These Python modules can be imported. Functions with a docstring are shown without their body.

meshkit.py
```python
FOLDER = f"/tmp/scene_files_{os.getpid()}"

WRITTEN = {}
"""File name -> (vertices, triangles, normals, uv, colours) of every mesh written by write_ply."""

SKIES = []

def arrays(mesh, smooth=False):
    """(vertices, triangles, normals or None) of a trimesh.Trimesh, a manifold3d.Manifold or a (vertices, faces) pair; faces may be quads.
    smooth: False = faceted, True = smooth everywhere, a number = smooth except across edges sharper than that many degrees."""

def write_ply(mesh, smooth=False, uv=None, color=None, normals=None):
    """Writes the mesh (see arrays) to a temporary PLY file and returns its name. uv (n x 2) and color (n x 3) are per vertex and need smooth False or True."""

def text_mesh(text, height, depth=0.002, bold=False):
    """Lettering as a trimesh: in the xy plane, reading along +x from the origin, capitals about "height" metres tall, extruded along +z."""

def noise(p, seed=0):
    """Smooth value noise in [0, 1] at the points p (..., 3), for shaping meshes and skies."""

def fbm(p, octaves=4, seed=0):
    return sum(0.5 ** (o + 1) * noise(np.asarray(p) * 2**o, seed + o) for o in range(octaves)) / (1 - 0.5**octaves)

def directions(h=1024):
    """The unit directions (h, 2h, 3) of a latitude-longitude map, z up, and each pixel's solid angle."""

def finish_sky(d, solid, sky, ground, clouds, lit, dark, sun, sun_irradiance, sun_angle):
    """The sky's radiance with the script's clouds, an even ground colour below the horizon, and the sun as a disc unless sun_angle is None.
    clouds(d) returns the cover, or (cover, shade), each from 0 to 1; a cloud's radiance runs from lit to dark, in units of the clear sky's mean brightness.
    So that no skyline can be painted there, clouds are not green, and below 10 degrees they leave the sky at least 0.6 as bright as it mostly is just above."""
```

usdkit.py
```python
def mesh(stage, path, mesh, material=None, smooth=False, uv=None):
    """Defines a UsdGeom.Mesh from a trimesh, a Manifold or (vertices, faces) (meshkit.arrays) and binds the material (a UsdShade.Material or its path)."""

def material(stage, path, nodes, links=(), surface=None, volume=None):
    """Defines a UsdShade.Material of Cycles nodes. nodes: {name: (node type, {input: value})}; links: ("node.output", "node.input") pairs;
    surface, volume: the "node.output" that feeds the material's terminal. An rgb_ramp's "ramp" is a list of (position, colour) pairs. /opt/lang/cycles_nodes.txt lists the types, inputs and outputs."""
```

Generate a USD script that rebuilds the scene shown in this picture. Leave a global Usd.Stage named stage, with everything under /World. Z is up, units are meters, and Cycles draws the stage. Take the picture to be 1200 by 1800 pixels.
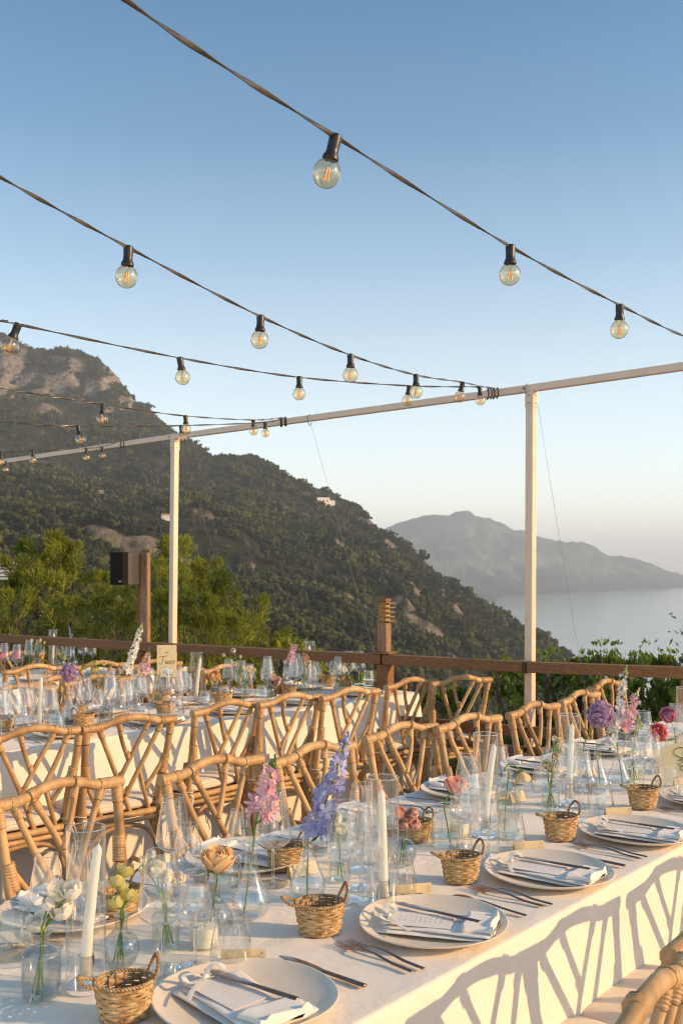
import math
import numpy as np
import trimesh
import meshkit
import usdkit
from scipy.interpolate import RBFInterpolator, RegularGridInterpolator
from pxr import Gf, Sdf, Usd, UsdGeom, UsdLux, UsdShade, Vt

stage = Usd.Stage.CreateInMemory()
UsdGeom.Xform.Define(stage, '/World')
UsdGeom.Scope.Define(stage, '/World/Looks')
EYE = 1.53            # camera height above the terrace floor
F = 1750.0            # focal length in photo pixels (35 mm on a 24 mm wide frame)
HOR = 1003.0          # photo row of the horizon
SKY_STRENGTH, EXPOSURE = 0.13, 0.96

# ------------------------------------------------------------------ camera, sky, sun, exposure
cam = UsdGeom.Camera.Define(stage, '/World/camera')
cam.CreateHorizontalApertureAttr(24.0)
cam.CreateFocalLengthAttr(35.0)
cam.CreateVerticalApertureOffsetAttr((HOR - 900.0) * 24.0 / 1200.0)
cam.CreateClippingRangeAttr(Gf.Vec2f(0.05, 80000.0))
cam.CreateFStopAttr(9.0)
cam.CreateFocusDistanceAttr(2.7)
cam.CreateExposureAttr(EXPOSURE)
cam.AddTranslateOp().Set(Gf.Vec3d(0, 0, EYE))
cam.AddRotateXOp().Set(90.0)

SUN_EL, SUN_AZ = math.radians(19.5), math.radians(100.0)
SUN = np.array([math.cos(SUN_EL) * math.sin(SUN_AZ), math.cos(SUN_EL) * math.cos(SUN_AZ), math.sin(SUN_EL)])


def material(name, nodes, links=(), surface='p.BSDF', volume=None):
    return usdkit.material(stage, '/World/Looks/' + name, nodes, links, surface=surface, volume=volume)


# the clear sky, whitened all round by sea haze towards the horizon as the photograph shows it
sky_look = material('sky_look', {
    's': ('sky_texture', dict(sky_type='single_scattering', sun_disc=False, sun_elevation=SUN_EL, sun_rotation=SUN_AZ,
                              altitude=150.0, air_density=0.95, aerosol_density=1.0, ozone_density=3.0)),
    'h': ('hsv', dict(hue=0.484, saturation=1.22, value=0.73)), 'c': ('texture_coordinate', {}), 'x': ('separate_xyz', {}),
    'r': ('rgb_ramp', dict(ramp=[(0.0, (3.75, 2.95, 2.15)), (0.06, (3.5, 2.80, 2.15)), (0.13, (2.7, 2.20, 1.70)), (0.21, (1.80, 1.52, 1.16)), (0.30, (0.88, 0.80, 0.70)), (0.40, (0.26, 0.25, 0.23)), (0.52, (0.0, 0.0, 0.0))])),
    'm': ('mix', dict(mix_type='add', fac=1.0)), 'b': ('background_shader', dict(strength=SKY_STRENGTH))},
    [('s.color', 'h.color'), ('h.color', 'm.color1'), ('c.generated', 'x.vector'), ('x.z', 'r.fac'), ('r.color', 'm.color2'), ('m.color', 'b.color')], surface='b.background')
dome = UsdLux.DomeLight.Define(stage, '/World/sky')
UsdShade.MaterialBindingAPI.Apply(dome.GetPrim()).Bind(sky_look)
dome.GetPrim().SetCustomDataByKey('kind', 'structure')
sun = UsdLux.DistantLight.Define(stage, '/World/sun')
sun.CreateIntensityAttr(0.72)
sun.CreateAngleAttr(0.5)
sun.CreateNormalizeAttr(True)
sun.CreateColorAttr(Gf.Vec3f(1.0, 0.65, 0.31))
sun.AddTransformOp().Set(Gf.Matrix4d().SetRotate(Gf.Rotation(Gf.Vec3d(0, 0, 1), Gf.Vec3d(*map(float, SUN)))))

# ------------------------------------------------------------------ geometry helpers: every mesh is a (vertices, triangles) pair
Z = np.array([0, 0, 1.0])


def unit(a):
    a = np.asarray(a, float)
    return a / (np.linalg.norm(a) + 1e-12)


def join(parts):
    vs, fs, n = [], [], 0
    for v, f in parts:
        vs.append(np.asarray(v, float))
        fs.append(np.asarray(f, int) + n)
        n += len(v)
    return np.vstack(vs), np.vstack(fs)


def tris(q):
    q = np.asarray(q)
    return np.vstack([q[:, [0, 1, 2]], q[:, [0, 2, 3]]])


def rings_mesh(rings, caps=True, closed=False):
    """Skins a stack of equal rings (n x k x 3)."""
    R = np.asarray(rings, float)
    n, k = R.shape[:2]
    m = n if closed else n - 1
    i, j = np.meshgrid(np.arange(m), np.arange(k), indexing='ij')
    i2 = (i + 1) % n
    j2 = (j + 1) % k
    q = np.stack([i * k + j, i * k + j2, i2 * k + j2, i2 * k + j], -1).reshape(-1, 4)
    v, f = R.reshape(-1, 3), tris(q)
    if caps and not closed:
        v = np.vstack([v, R[0].mean(0), R[-1].mean(0)])
        a, c = len(v) - 2, len(v) - 1
        jj = np.arange(k)
        jn = (jj + 1) % k
        f = np.vstack([f, np.stack([np.full(k, a), jn, jj], 1), np.stack([np.full(k, c), (n - 1) * k + jj, (n - 1) * k + jn], 1)])
    return v, f


def frames(p, closed=False):
    t = (np.roll(p, -1, 0) - np.roll(p, 1, 0)) if closed else np.gradient(p, axis=0)
    t /= np.linalg.norm(t, axis=1, keepdims=True) + 1e-12
    a = np.cross(t[0], Z if abs(t[0][2]) < 0.9 else [1.0, 0, 0])
    A = []
    for k in range(len(p)):
        a = a - t[k] * np.dot(a, t[k])
        a = unit(a)
        A.append(a)
    A = np.array(A)
    return t, A, np.cross(t, A)


def tube(pts, r, sides=8, caps=True, closed=False, flat=1.0, twist=0.0):
    p = np.asarray(pts, float)
    r = np.broadcast_to(np.asarray(r, float), (len(p),))
    t, a, b = frames(p, closed)
    ang = np.arange(sides) * 2 * np.pi / sides
    rot = (np.arange(len(p)) * twist)[:, None]
    ca, sa = np.cos(ang)[None], np.sin(ang)[None] * flat
    x = ca * np.cos(rot) - sa * np.sin(rot)
    y = ca * np.sin(rot) + sa * np.cos(rot)
    rings = p[:, None] + r[:, None, None] * (x[..., None] * a[:, None] + y[..., None] * b[:, None])
    return rings_mesh(rings, caps, closed)


def spline(ctrl, n):
    """Catmull-Rom through control points."""
    c = np.asarray(ctrl, float)
    c = np.vstack([2 * c[0] - c[1], c, 2 * c[-1] - c[-2]])
    out = []
    u = np.linspace(0, len(c) - 3 - 1e-9, n)
    for x in u:
        i = int(x)
        t = x - i
        a, b, d, e = c[i], c[i + 1], c[i + 2], c[i + 3]
        out.append(0.5 * (2 * b + (d - a) * t + (2 * a - 5 * b + 4 * d - e) * t * t + (3 * b - a - 3 * d + e) * t ** 3))
    return np.array(out)


def lathe(profile, n=24, caps=False):
    p = np.asarray(profile, float)
    ang = np.arange(n) * 2 * np.pi / n
    rings = np.stack([p[:, 0, None] * np.cos(ang), p[:, 0, None] * np.sin(ang), np.broadcast_to(p[:, 1, None], (len(p), n))], -1)
    return rings_mesh(rings, caps)


def smooth_profile(profile, n=28):
    return spline(np.asarray(profile, float), n)


def torus(R, r, z, n=28, k=6):
    a = np.arange(n) * 2 * np.pi / n
    return tube(np.stack([R * np.cos(a), R * np.sin(a), np.full(n, z)], 1), r, k, closed=True)


def beam(p0, p1, w, h, ch=0.004, up=Z):
    """A bevelled bar from p0 to p1: w across, h along up."""
    p0, p1 = np.asarray(p0, float), np.asarray(p1, float)
    t = unit(p1 - p0)
    s = unit(np.cross(t, up))
    u = np.cross(s, t)
    a, b = w / 2, h / 2
    o = [(-a + ch, -b), (a - ch, -b), (a, -b + ch), (a, b - ch), (a - ch, b), (-a + ch, b), (-a, b - ch), (-a, -b + ch)]
    ring = np.array([s * x + u * y for x, y in o])
    small = ring * (1 - ch / max(a, b))
    return rings_mesh([p0 + small, p0 + t * ch + ring, p1 - t * ch + ring, p1 + small])


def box(cx, cy, cz, sx, sy, sz, ch=0.002, rz=0.0):
    v, f = beam([0, 0, -sz / 2], [0, 0, sz / 2], sx, sy, ch, up=np.array([0, 1.0, 0]))
    return spin(v, rz) + [cx, cy, cz], f


def spin(v, a):
    c, s = math.cos(a), math.sin(a)
    return np.asarray(v) @ np.array([[c, s, 0], [-s, c, 0], [0, 0, 1.0]])


def moved(m, loc, a=0.0, s=1.0):
    return spin(np.asarray(m[0]) * s, a) + np.asarray(loc, float), m[1]


def ball(c, r, n=1, squash=(1, 1, 1)):
    m = trimesh.creation.icosphere(n, r)
    return np.array(m.vertices) * squash + c, np.array(m.faces)


def strip(line, width, thick, up=Z):
    """A flat bar along a line with a width and thickness at each point (rounded section)."""
    p = np.asarray(line, float)
    n = len(p)
    width, thick = np.broadcast_to(width, (n,)), np.broadcast_to(thick, (n,))
    t = np.gradient(p, axis=0)
    t /= np.linalg.norm(t, axis=1, keepdims=True)
    s = np.cross(t, up)
    s /= np.linalg.norm(s, axis=1, keepdims=True)
    u = np.cross(s, t)
    ang = np.radians([20, 90, 160, 200, 270, 340])
    x, y = np.cos(ang) / math.cos(math.radians(20)), np.sin(ang)
    rings = p[:, None] + 0.5 * width[:, None, None] * x[None, :, None] * s[:, None] + 0.5 * thick[:, None, None] * y[None, :, None] * u[:, None]
    return rings_mesh(rings)


def at(u, v, z):
    """The point at height z that the photo shows at (u, v)."""
    y = F * (EYE - z) / (v - HOR)
    return np.array([(u - 600) / F * y, y, z])


def far(u, v, y):
    """The point at distance y that the photo shows at (u, v)."""
    return np.array([(u - 600) / F * y, y, EYE - (v - HOR) / F * y])


# ------------------------------------------------------------------ scene helpers
COUNT, USED = {}, set()


def numbered(parent, name):
    k = COUNT[(parent, name)] = COUNT.get((parent, name), -1) + 1
    return f'{parent}/{name}' if k == 0 else f'{parent}/{name}_{k:03d}'


def note(prim, label=None, cat=None, group=None, kind=None):
    for k, x in (('label', label), ('category', cat), ('group', group), ('kind', kind)):
        if x:
            prim.SetCustomDataByKey(k, x)


def put(prim, loc, rz=0.0, s=1.0):
    x = UsdGeom.Xformable(prim)
    x.AddTranslateOp().Set(Gf.Vec3d(*map(float, loc)))
    if rz:
        x.AddRotateZOp().Set(math.degrees(rz))
    if not np.isscalar(s) or s != 1.0:
        x.AddScaleOp().Set(Gf.Vec3f(*map(float, np.broadcast_to(s, 3))))


def thing(name, label, cat, loc=(0, 0, 0), rz=0.0, group=None, s=1.0):
    path = numbered('/World', name)
    p = UsdGeom.Xform.Define(stage, path).GetPrim()
    put(p, loc, rz, s)
    note(p, label, cat, group)
    return path


def part(parent, name, mesh, look, smooth=True, label=None, kind=None):
    path = numbered(parent, name)
    m = usdkit.mesh(stage, path, mesh, look, smooth=smooth)
    note(m.GetPrim(), label, kind=kind)
    return path


def single(name, mesh, look, label=None, cat=None, group=None, kind=None, smooth=False):
    path = numbered('/World', name)
    m = usdkit.mesh(stage, path, mesh, look, smooth=smooth)
    note(m.GetPrim(), label, cat, group, kind)
    return path


stage.CreateClassPrim('/World/Kinds')


def kind_of(name):
    path = numbered('/World/Kinds', name)
    UsdGeom.Xform.Define(stage, path)
    return path


def place(kind, name, label, cat, loc, rz=0.0, group=None, s=1.0):
    path = thing(name, label, cat, loc, rz, group, s)
    p = stage.GetPrimAtPath(path)
    p.GetReferences().AddInternalReference(kind)
    p.SetInstanceable(True)
    return path


# ------------------------------------------------------------------ materials
def plain(name, color, rough=0.6, **kw):
    return material(name, {'p': ('principled_bsdf', dict(base_color=color, roughness=rough, **kw))})


def mottled(name, a, b, scale, rough=0.6, bump=0.0, bump_scale=None, stretch=(1, 1, 1), coord='object', lo=0.35, hi=0.65, detail=4, **kw):
    """Colour wandering between a and b with noise, and fine relief."""
    nodes = {'c': ('texture_coordinate', {}), 'm': ('mapping', dict(scale=stretch)),
             'n': ('noise_texture', dict(scale=scale, detail=detail, roughness=0.6)),
             'r': ('rgb_ramp', dict(ramp=[(lo, a), (hi, b)])), 'p': ('principled_bsdf', dict(roughness=rough, **kw))}
    links = [(f'c.{coord}', 'm.vector'), ('m.vector', 'n.vector'), ('n.fac', 'r.fac'), ('r.color', 'p.base_color')]
    if bump:
        nodes['n2'] = ('noise_texture', dict(scale=bump_scale or scale * 4, detail=5, roughness=0.6))
        nodes['b'] = ('bump', dict(strength=1.0, distance=bump))
        links += [('m.vector', 'n2.vector'), ('n2.fac', 'b.height'), ('b.normal', 'p.normal')]
    return material(name, nodes, links)


def petal_look(name, a, b, through=0.35, scale=60):
    nodes = {'c': ('texture_coordinate', {}), 'n': ('noise_texture', dict(scale=scale, detail=3)), 'o': ('object_info', {}), 'm': ('math', dict(math_type='multiply_add', value2=0.36, value3=-0.18)), 's': ('math', dict(math_type='add')),
             'r': ('rgb_ramp', dict(ramp=[(0.3, a), (0.7, b)])), 'p': ('principled_bsdf', dict(roughness=0.6, specular_ior_level=0.2)),
             't': ('translucent_bsdf', {}), 'x': ('mix_closure', dict(fac=through))}
    return material(name, nodes, [('c.object', 'n.vector'), ('o.random', 'm.value1'), ('n.fac', 's.value1'), ('m.value', 's.value2'), ('s.value', 'r.fac'), ('r.color', 'p.base_color'), ('r.color', 't.color'),
                                  ('p.BSDF', 'x.closure1'), ('t.BSDF', 'x.closure2')], surface='x.closure')


def leaf_look(name, a, b, through=0.3, scale=1.5):
    nodes = {'g': ('geometry', {}), 'n': ('noise_texture', dict(scale=scale, detail=2)), 'mx': ('math', dict(math_type='multiply_add', value2=0.5, value3=0.0)),
             'a1': ('math', dict(math_type='add')), 'r': ('rgb_ramp', dict(ramp=[(0.25, a), (0.85, b)])),
             'p': ('principled_bsdf', dict(roughness=0.5, specular_ior_level=0.3)), 't': ('translucent_bsdf', {}), 'x': ('mix_closure', dict(fac=through))}
    links = [('g.position', 'n.vector'), ('g.random_per_island', 'mx.value1'), ('mx.value', 'a1.value1'), ('n.fac', 'a1.value2'), ('a1.value', 'r.fac'),
             ('r.color', 'p.base_color'), ('r.color', 't.color'), ('p.BSDF', 'x.closure1'), ('t.BSDF', 'x.closure2')]
    return material(name, nodes, links, surface='x.closure')


def pine_look(name, a, b):
    """Foliage whose tone goes tree by tree and stand by stand."""
    nodes = {'g': ('geometry', {}), 'n': ('noise_texture', dict(scale=0.012, detail=4)), 'o': ('object_info', {}), 'm1': ('math', dict(math_type='multiply_add', value2=0.55, value3=-0.35)),
             'm2': ('math', dict(math_type='multiply_add', value2=0.16)), 's': ('math', dict(math_type='add')), 'r': ('rgb_ramp', dict(ramp=[(0.15, a), (0.75, b)])),
             'p': ('principled_bsdf', dict(roughness=0.7, specular_ior_level=0.15)), 't': ('translucent_bsdf', {}), 'x': ('mix_closure', dict(fac=0.12))}
    return material(name, nodes, [('g.position', 'n.vector'), ('o.random', 'm1.value1'), ('g.random_per_island', 'm2.value1'), ('m1.value', 'm2.value3'), ('m2.value', 's.value1'), ('n.fac', 's.value2'), ('s.value', 'r.fac'),
                                  ('r.color', 'p.base_color'), ('r.color', 't.color'), ('p.BSDF', 'x.closure1'), ('t.BSDF', 'x.closure2')], surface='x.closure')


def cane_look(name, a, b, dark):
    """Peeled rattan: long streaks, the odd dark node, soft varnish, a tone of its own for each pole and chair."""
    nodes = {'c': ('texture_coordinate', {}), 'm': ('mapping', dict(scale=(40, 40, 6))), 'n': ('noise_texture', dict(scale=1.0, detail=4)), 'o': ('object_info', {}),
             'r': ('rgb_ramp', dict(ramp=[(0.3, a), (0.7, b)])), 'n2': ('noise_texture', dict(scale=9.0, detail=4)),
             'r2': ('rgb_ramp', dict(ramp=[(0.50, (1, 1, 1)), (0.72, dark)])), 'x': ('mix', dict(mix_type='multiply', fac=1.0)), 'v': ('map_range', dict(to_min=0.80, to_max=1.12)), 'h': ('hsv', {}),
             'b': ('bump', dict(strength=0.6, distance=0.0012)), 'p': ('principled_bsdf', dict(roughness=0.55, specular_ior_level=0.35))}
    return material(name, nodes, [('c.object', 'm.vector'), ('m.vector', 'n.vector'), ('n.fac', 'r.fac'), ('c.object', 'n2.vector'), ('n2.fac', 'r2.fac'), ('o.random', 'v.value'), ('v.result', 'h.value'),
                                  ('r.color', 'x.color1'), ('r2.color', 'x.color2'), ('x.color', 'h.color'), ('h.color', 'p.base_color'), ('n.fac', 'b.height'), ('b.normal', 'p.normal')])


def cloth_look(name, color, weave=900.0, wrinkle=0.011):
    nodes = {'g': ('texture_coordinate', {}), 'n': ('noise_texture', dict(scale=7.0, detail=6, roughness=0.55, distortion=0.6)),
             'w': ('noise_texture', dict(scale=weave, detail=1)), 'r': ('rgb_ramp', dict(ramp=[(0.3, tuple(x * 0.95 for x in color)), (0.7, color)])),
             'b1': ('bump', dict(strength=0.7, distance=wrinkle)), 'b2': ('bump', dict(strength=0.35, distance=0.0006)),
             'p': ('principled_bsdf', dict(roughness=0.85, sheen_weight=0.15, specular_ior_level=0.2))}
    return material(name, nodes, [('g.object', 'n.vector'), ('g.object', 'w.vector'), ('n.fac', 'b1.height'), ('w.fac', 'b2.height'),
                                  ('b1.normal', 'b2.normal'), ('b2.normal', 'p.normal'), ('n.fac', 'r.fac'), ('r.color', 'p.base_color')])




def thin_glass(name, color, ior=1.52, edge=0.65):
    """Thin clear wall that mirrors more and more towards its outline."""
    return material(name, {'p': ('principled_bsdf', dict(base_color=color, roughness=0.0, transmission_weight=1.0, thin_wall=True, ior=ior)), 'g': ('glossy_bsdf', dict(color=(0.95, 0.95, 0.95), roughness=0.10)),
                           'l': ('layer_weight', dict(blend=0.5)), 'r': ('map_range', dict(from_min=0.60, from_max=1.0, to_min=0.06, to_max=edge, clamp=True)), 'x': ('mix_closure', {})},
                    [('l.facing', 'r.value'), ('r.result', 'x.fac'), ('p.BSDF', 'x.closure1'), ('g.BSDF', 'x.closure2')], surface='x.closure')


GLASS = thin_glass('clear_glass', (0.99, 0.99, 0.985))
BOTTLE = thin_glass('bottle_glass', (0.95, 0.97, 0.95))
SMOKE = thin_glass('smoky_glass', (0.84, 0.86, 0.86))
SOLID = plain('solid_glass', (1, 1, 1), 0.0, transmission_weight=1.0, ior=1.48)
WATER = plain('water_look', (0.955, 0.965, 0.955), 0.0, transmission_weight=1.0, thin_wall=True, ior=1.33)
BULBGLASS = thin_glass('bulb_glass', (1.0, 0.90, 0.72), 1.6, 0.45)
CANE = [cane_look('cane_honey', (0.43, 0.243, 0.10), (0.60, 0.37, 0.170), (0.55, 0.45, 0.38)),
        cane_look('cane_golden', (0.50, 0.295, 0.123), (0.67, 0.44, 0.215), (0.6, 0.5, 0.42))]
BIND = [mottled('binding_honey', (0.40, 0.21, 0.08), (0.55, 0.32, 0.14), 60, 0.5), mottled('binding_golden', (0.45, 0.25, 0.10), (0.60, 0.37, 0.17), 60, 0.5)]
LINEN = cloth_look('linen_look', (0.86, 0.76, 0.64))
CUSHION = cloth_look('cushion_look', (0.76, 0.65, 0.51), 700.0, 0.006)
NAPKIN = cloth_look('napkin_look', (0.87, 0.785, 0.695), 1200.0, 0.003)
CORD = plain('cord_look', (0.70, 0.62, 0.50), 0.8)
CERAMIC = mottled('ceramic_look', (0.74, 0.62, 0.475), (0.79, 0.67, 0.52), 30, 0.38, 0.0006, 90)
BRONZE = mottled('bronze_look', (0.36, 0.21, 0.145), (0.44, 0.27, 0.19), 40, 0.3, metallic=1.0)
STEEL = plain('blade_look', (0.50, 0.40, 0.34), 0.22, metallic=1.0)
WICKER = mottled('wicker_look', (0.30, 0.155, 0.05), (0.62, 0.42, 0.20), 45, 0.55, 0.0008, 200)
WICKER_DARK = mottled('wicker_dark', (0.22, 0.10, 0.035), (0.42, 0.23, 0.09), 60, 0.55)
WAX = material('wax_look', {'p': ('principled_bsdf', dict(base_color=(0.84, 0.76, 0.62), roughness=0.45, subsurface_weight=0.3, subsurface_scale=0.01, subsurface_radius=(1.0, 0.7, 0.4)))})
CARD = mottled('card_look', (0.72, 0.54, 0.29), (0.77, 0.59, 0.33), 120, 0.7)
SIGN = mottled('sign_card', (0.82, 0.63, 0.34), (0.85, 0.66, 0.37), 120, 0.7)
PAPER = plain('menu_paper', (0.83, 0.75, 0.67), 0.6)
INK = plain('ink_look', (0.10, 0.07, 0.05), 0.7)
PALEINK = plain('pale_ink', (0.58, 0.51, 0.43), 0.7)
RIBBON = petal_look('ribbon_look', (0.88, 0.84, 0.76), (0.92, 0.88, 0.80), 0.3)
STEM = mottled('stem_look', (0.10, 0.20, 0.035), (0.20, 0.30, 0.06), 70, 0.5)
GREENLEAF = petal_look('flower_leaf', (0.09, 0.19, 0.04), (0.17, 0.28, 0.07), 0.3)
WOOD = mottled('rail_wood', (0.15, 0.058, 0.018), (0.29, 0.128, 0.044), 6, 0.75, 0.0012, 30, (2, 16, 30), detail=6)
WOODLIGHT = mottled('post_wood', (0.20, 0.095, 0.045), (0.33, 0.175, 0.085), 5, 0.55, 0.001, 30, (12, 12, 2))
WHITEPAINT = mottled('white_metal', (0.77, 0.545, 0.385), (0.81, 0.59, 0.43), 12, 0.4)
BLACK = plain('black_plastic', (0.018, 0.016, 0.015), 0.38)
GOLD = plain('filament_look', (0.95, 0.50, 0.10), 0.35, metallic=0.3)
CABLE = mottled('cable_look', (0.045, 0.035, 0.022), (0.10, 0.08, 0.05), 20, 0.25)
WIRE = plain('wire_look', (0.22, 0.22, 0.22), 0.4)

# ------------------------------------------------------------------ terrain: the wooded mountain falling to the sea
SEA = -150.0
rng = np.random.default_rng(7)
RIDGE = [(-420, 470, 2500), (-200, 540, 2400), (-60, 575, 2350), (0, 592, 2300), (25, 603, 2300), (60, 620, 2300), (150, 624, 2300), (185, 645, 2270), (215, 686, 2220), (250, 716, 2200), (285, 745, 2150), (330, 775, 2100),
         (385, 806, 2050), (440, 835, 2000), (500, 862, 1920), (560, 884, 1850), (600, 887, 1760), (632, 894, 1700), (690, 948, 1600), (725, 985, 1550), (760, 1013, 1500),
         (830, 1056, 1420), (900, 1088, 1350), (955, 1118, 1320), (1000, 1150, 1300), (1050, 1192, 1270)]
MID = [(0, 700, 2050), (100, 690, 2100), (230, 770, 1900), (0, 800, 1500), (200, 850, 1350), (330, 860, 1400), (0, 880, 950), (0, 950, 640), (120, 965, 640), (250, 965, 720), (400, 930, 1000), (450, 980, 900), (540, 940, 1250), (560, 985, 1000),
       (620, 960, 1250), (650, 1010, 1000), (450, 1050, 620), (520, 1090, 640), (600, 1080, 760), (700, 1050, 1050), (720, 1110, 850), (800, 1110, 1050), (860, 1150, 950), (650, 1150, 560), (500, 1150, 400),
       (300, 1040, 420), (120, 1040, 330), (-200, 900, 800), (-300, 1000, 400), (900, 1180, 1000), (800, 1200, 700), (950, 1260, 820), (1050, 1330, 700)]
pts = [far(*p) for p in RIDGE + MID]
for u, v, y in RIDGE:                                  # the far side of the ridge drops away
    p = far(u, v, y)
    pts.append([p[0] * 1.30 + 60, y * 1.30, p[2] - 0.13 * y - 40])
for u, y, z in [(-900, 40, -6), (-300, 40, -8), (300, 40, -11), (900, 40, -12), (1500, 40, -13), (-900, 130, -14), (-200, 120, -22), (300, 120, -30), (700, 120, -36), (1100, 120, -44), (1700, 130, -60),
                (900, 300, -85), (1200, 400, -125), (1500, 500, -160), (1200, 700, -175), (1300, 1000, -190), (1150, 1300, -190), (1500, 1600, -220), (0, 15, -4), (600, 15, -5), (1300, 15, -5), (2500, 15, -5), (2500, 400, -190), (-1500, 15, -4), (-1500, 400, 30)]:
    pts.append([(u - 600) / F * y, y, z])
pts = np.array(pts)
ground_of = RBFInterpolator(pts[:, :2] / 1000, pts[:, 2], kernel='linear', smoothing=0.002)
CLIFFS = [(100, 955, 640, 32, 15), (225, 955, 690, 36, 22), (165, 768, 1700, 46, 14), (100, 765, 1720, 20, 9), (60, 668, 2080, 26, 16), (120, 655, 2120, 22, 14), (165, 668, 2120, 30, 18), (20, 640, 2150, 24, 20), (190, 700, 2080, 22, 14), (35, 700, 2000, 26, 12), (230, 735, 1990, 20, 10), (560, 965, 1080, 30, 9),
          (540, 1055, 780, 16, 10), (580, 1080, 740, 18, 10), (640, 905, 1640, 22, 16), (745, 1030, 1370, 26, 16), (700, 985, 1450, 26, 16), (745, 1090, 1020, 20, 14), (740, 1130, 900, 20, 14), (300, 912, 960, 22, 8), (355, 925, 960, 14, 7), (620, 1005, 1040, 26, 9)]
cr = np.random.default_rng(14)
CLIFFS += [(cr.uniform(0, 240), cr.uniform(640, 760), cr.uniform(1850, 2150), cr.uniform(8, 22), cr.uniform(8, 18)) for _ in range(22)]
CLIFFS += [(cr.uniform(-20, 700), cr.uniform(820, 1000), cr.uniform(800, 1500), cr.uniform(6, 16), cr.uniform(4, 10)) for _ in range(16)]
CLIFFS += [(cr.uniform(560, 820), cr.uniform(1000, 1120), cr.uniform(800, 1250), cr.uniform(6, 16), cr.uniform(5, 12)) for _ in range(16)]


def ground(x, y):
    x, y = np.asarray(x, float), np.asarray(y, float)
    q = np.stack([x.ravel(), y.ravel()], 1)
    h = np.concatenate([ground_of(c / 1000) for c in np.array_split(q, max(1, len(q) // 20000))]).reshape(x.shape)
    D = np.hypot(x, y)
    p = np.stack([x, y, 0 * x], -1)
    amp = np.clip((D - 60) / 1500, 0, 1)
    gully = np.abs(meshkit.fbm(p / 150 + 4, 4, 15) - 0.5) * 2
    h = h + amp * (40 * (meshkit.fbm(p / 260, 4, 3) - 0.5) + 34 * (gully - 0.25) + 20 * (np.abs(meshkit.fbm(p / 60 + 9, 3, 5) - 0.5) * 2 - 0.3)) + np.clip(D / 300, 0, 1) * 4.0 * (meshkit.fbm(p / 22, 3, 8) - 0.5)
    wob = 14 * (meshkit.fbm(p / 26 + 3, 3, 11) - 0.5)
    for u, v, d, w, H in CLIFFS:
        c = far(u, v, d)
        near = np.hypot(x - c[0], y - c[1]) < max(1.7 * w + 20, 16 * H)
        e = unit([c[0], c[1]])
        xx, yy = x[near] - c[0], y[near] - c[1]
        s = xx * e[0] + yy * e[1] + wob[near]
        l = -xx * e[1] + yy * e[0]
        step = np.clip(s / (0.35 * H) + 0.5, 0, 1)
        h[near] += H * step * step * (3 - 2 * step) * np.exp(-(l / w) ** 4) * np.exp(-np.maximum(s, 0) / (3.5 * H)) - 0.25 * H * np.exp(-(s / (H * 1.2)) ** 2) * np.exp(-(l / w) ** 2)
    return h


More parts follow.
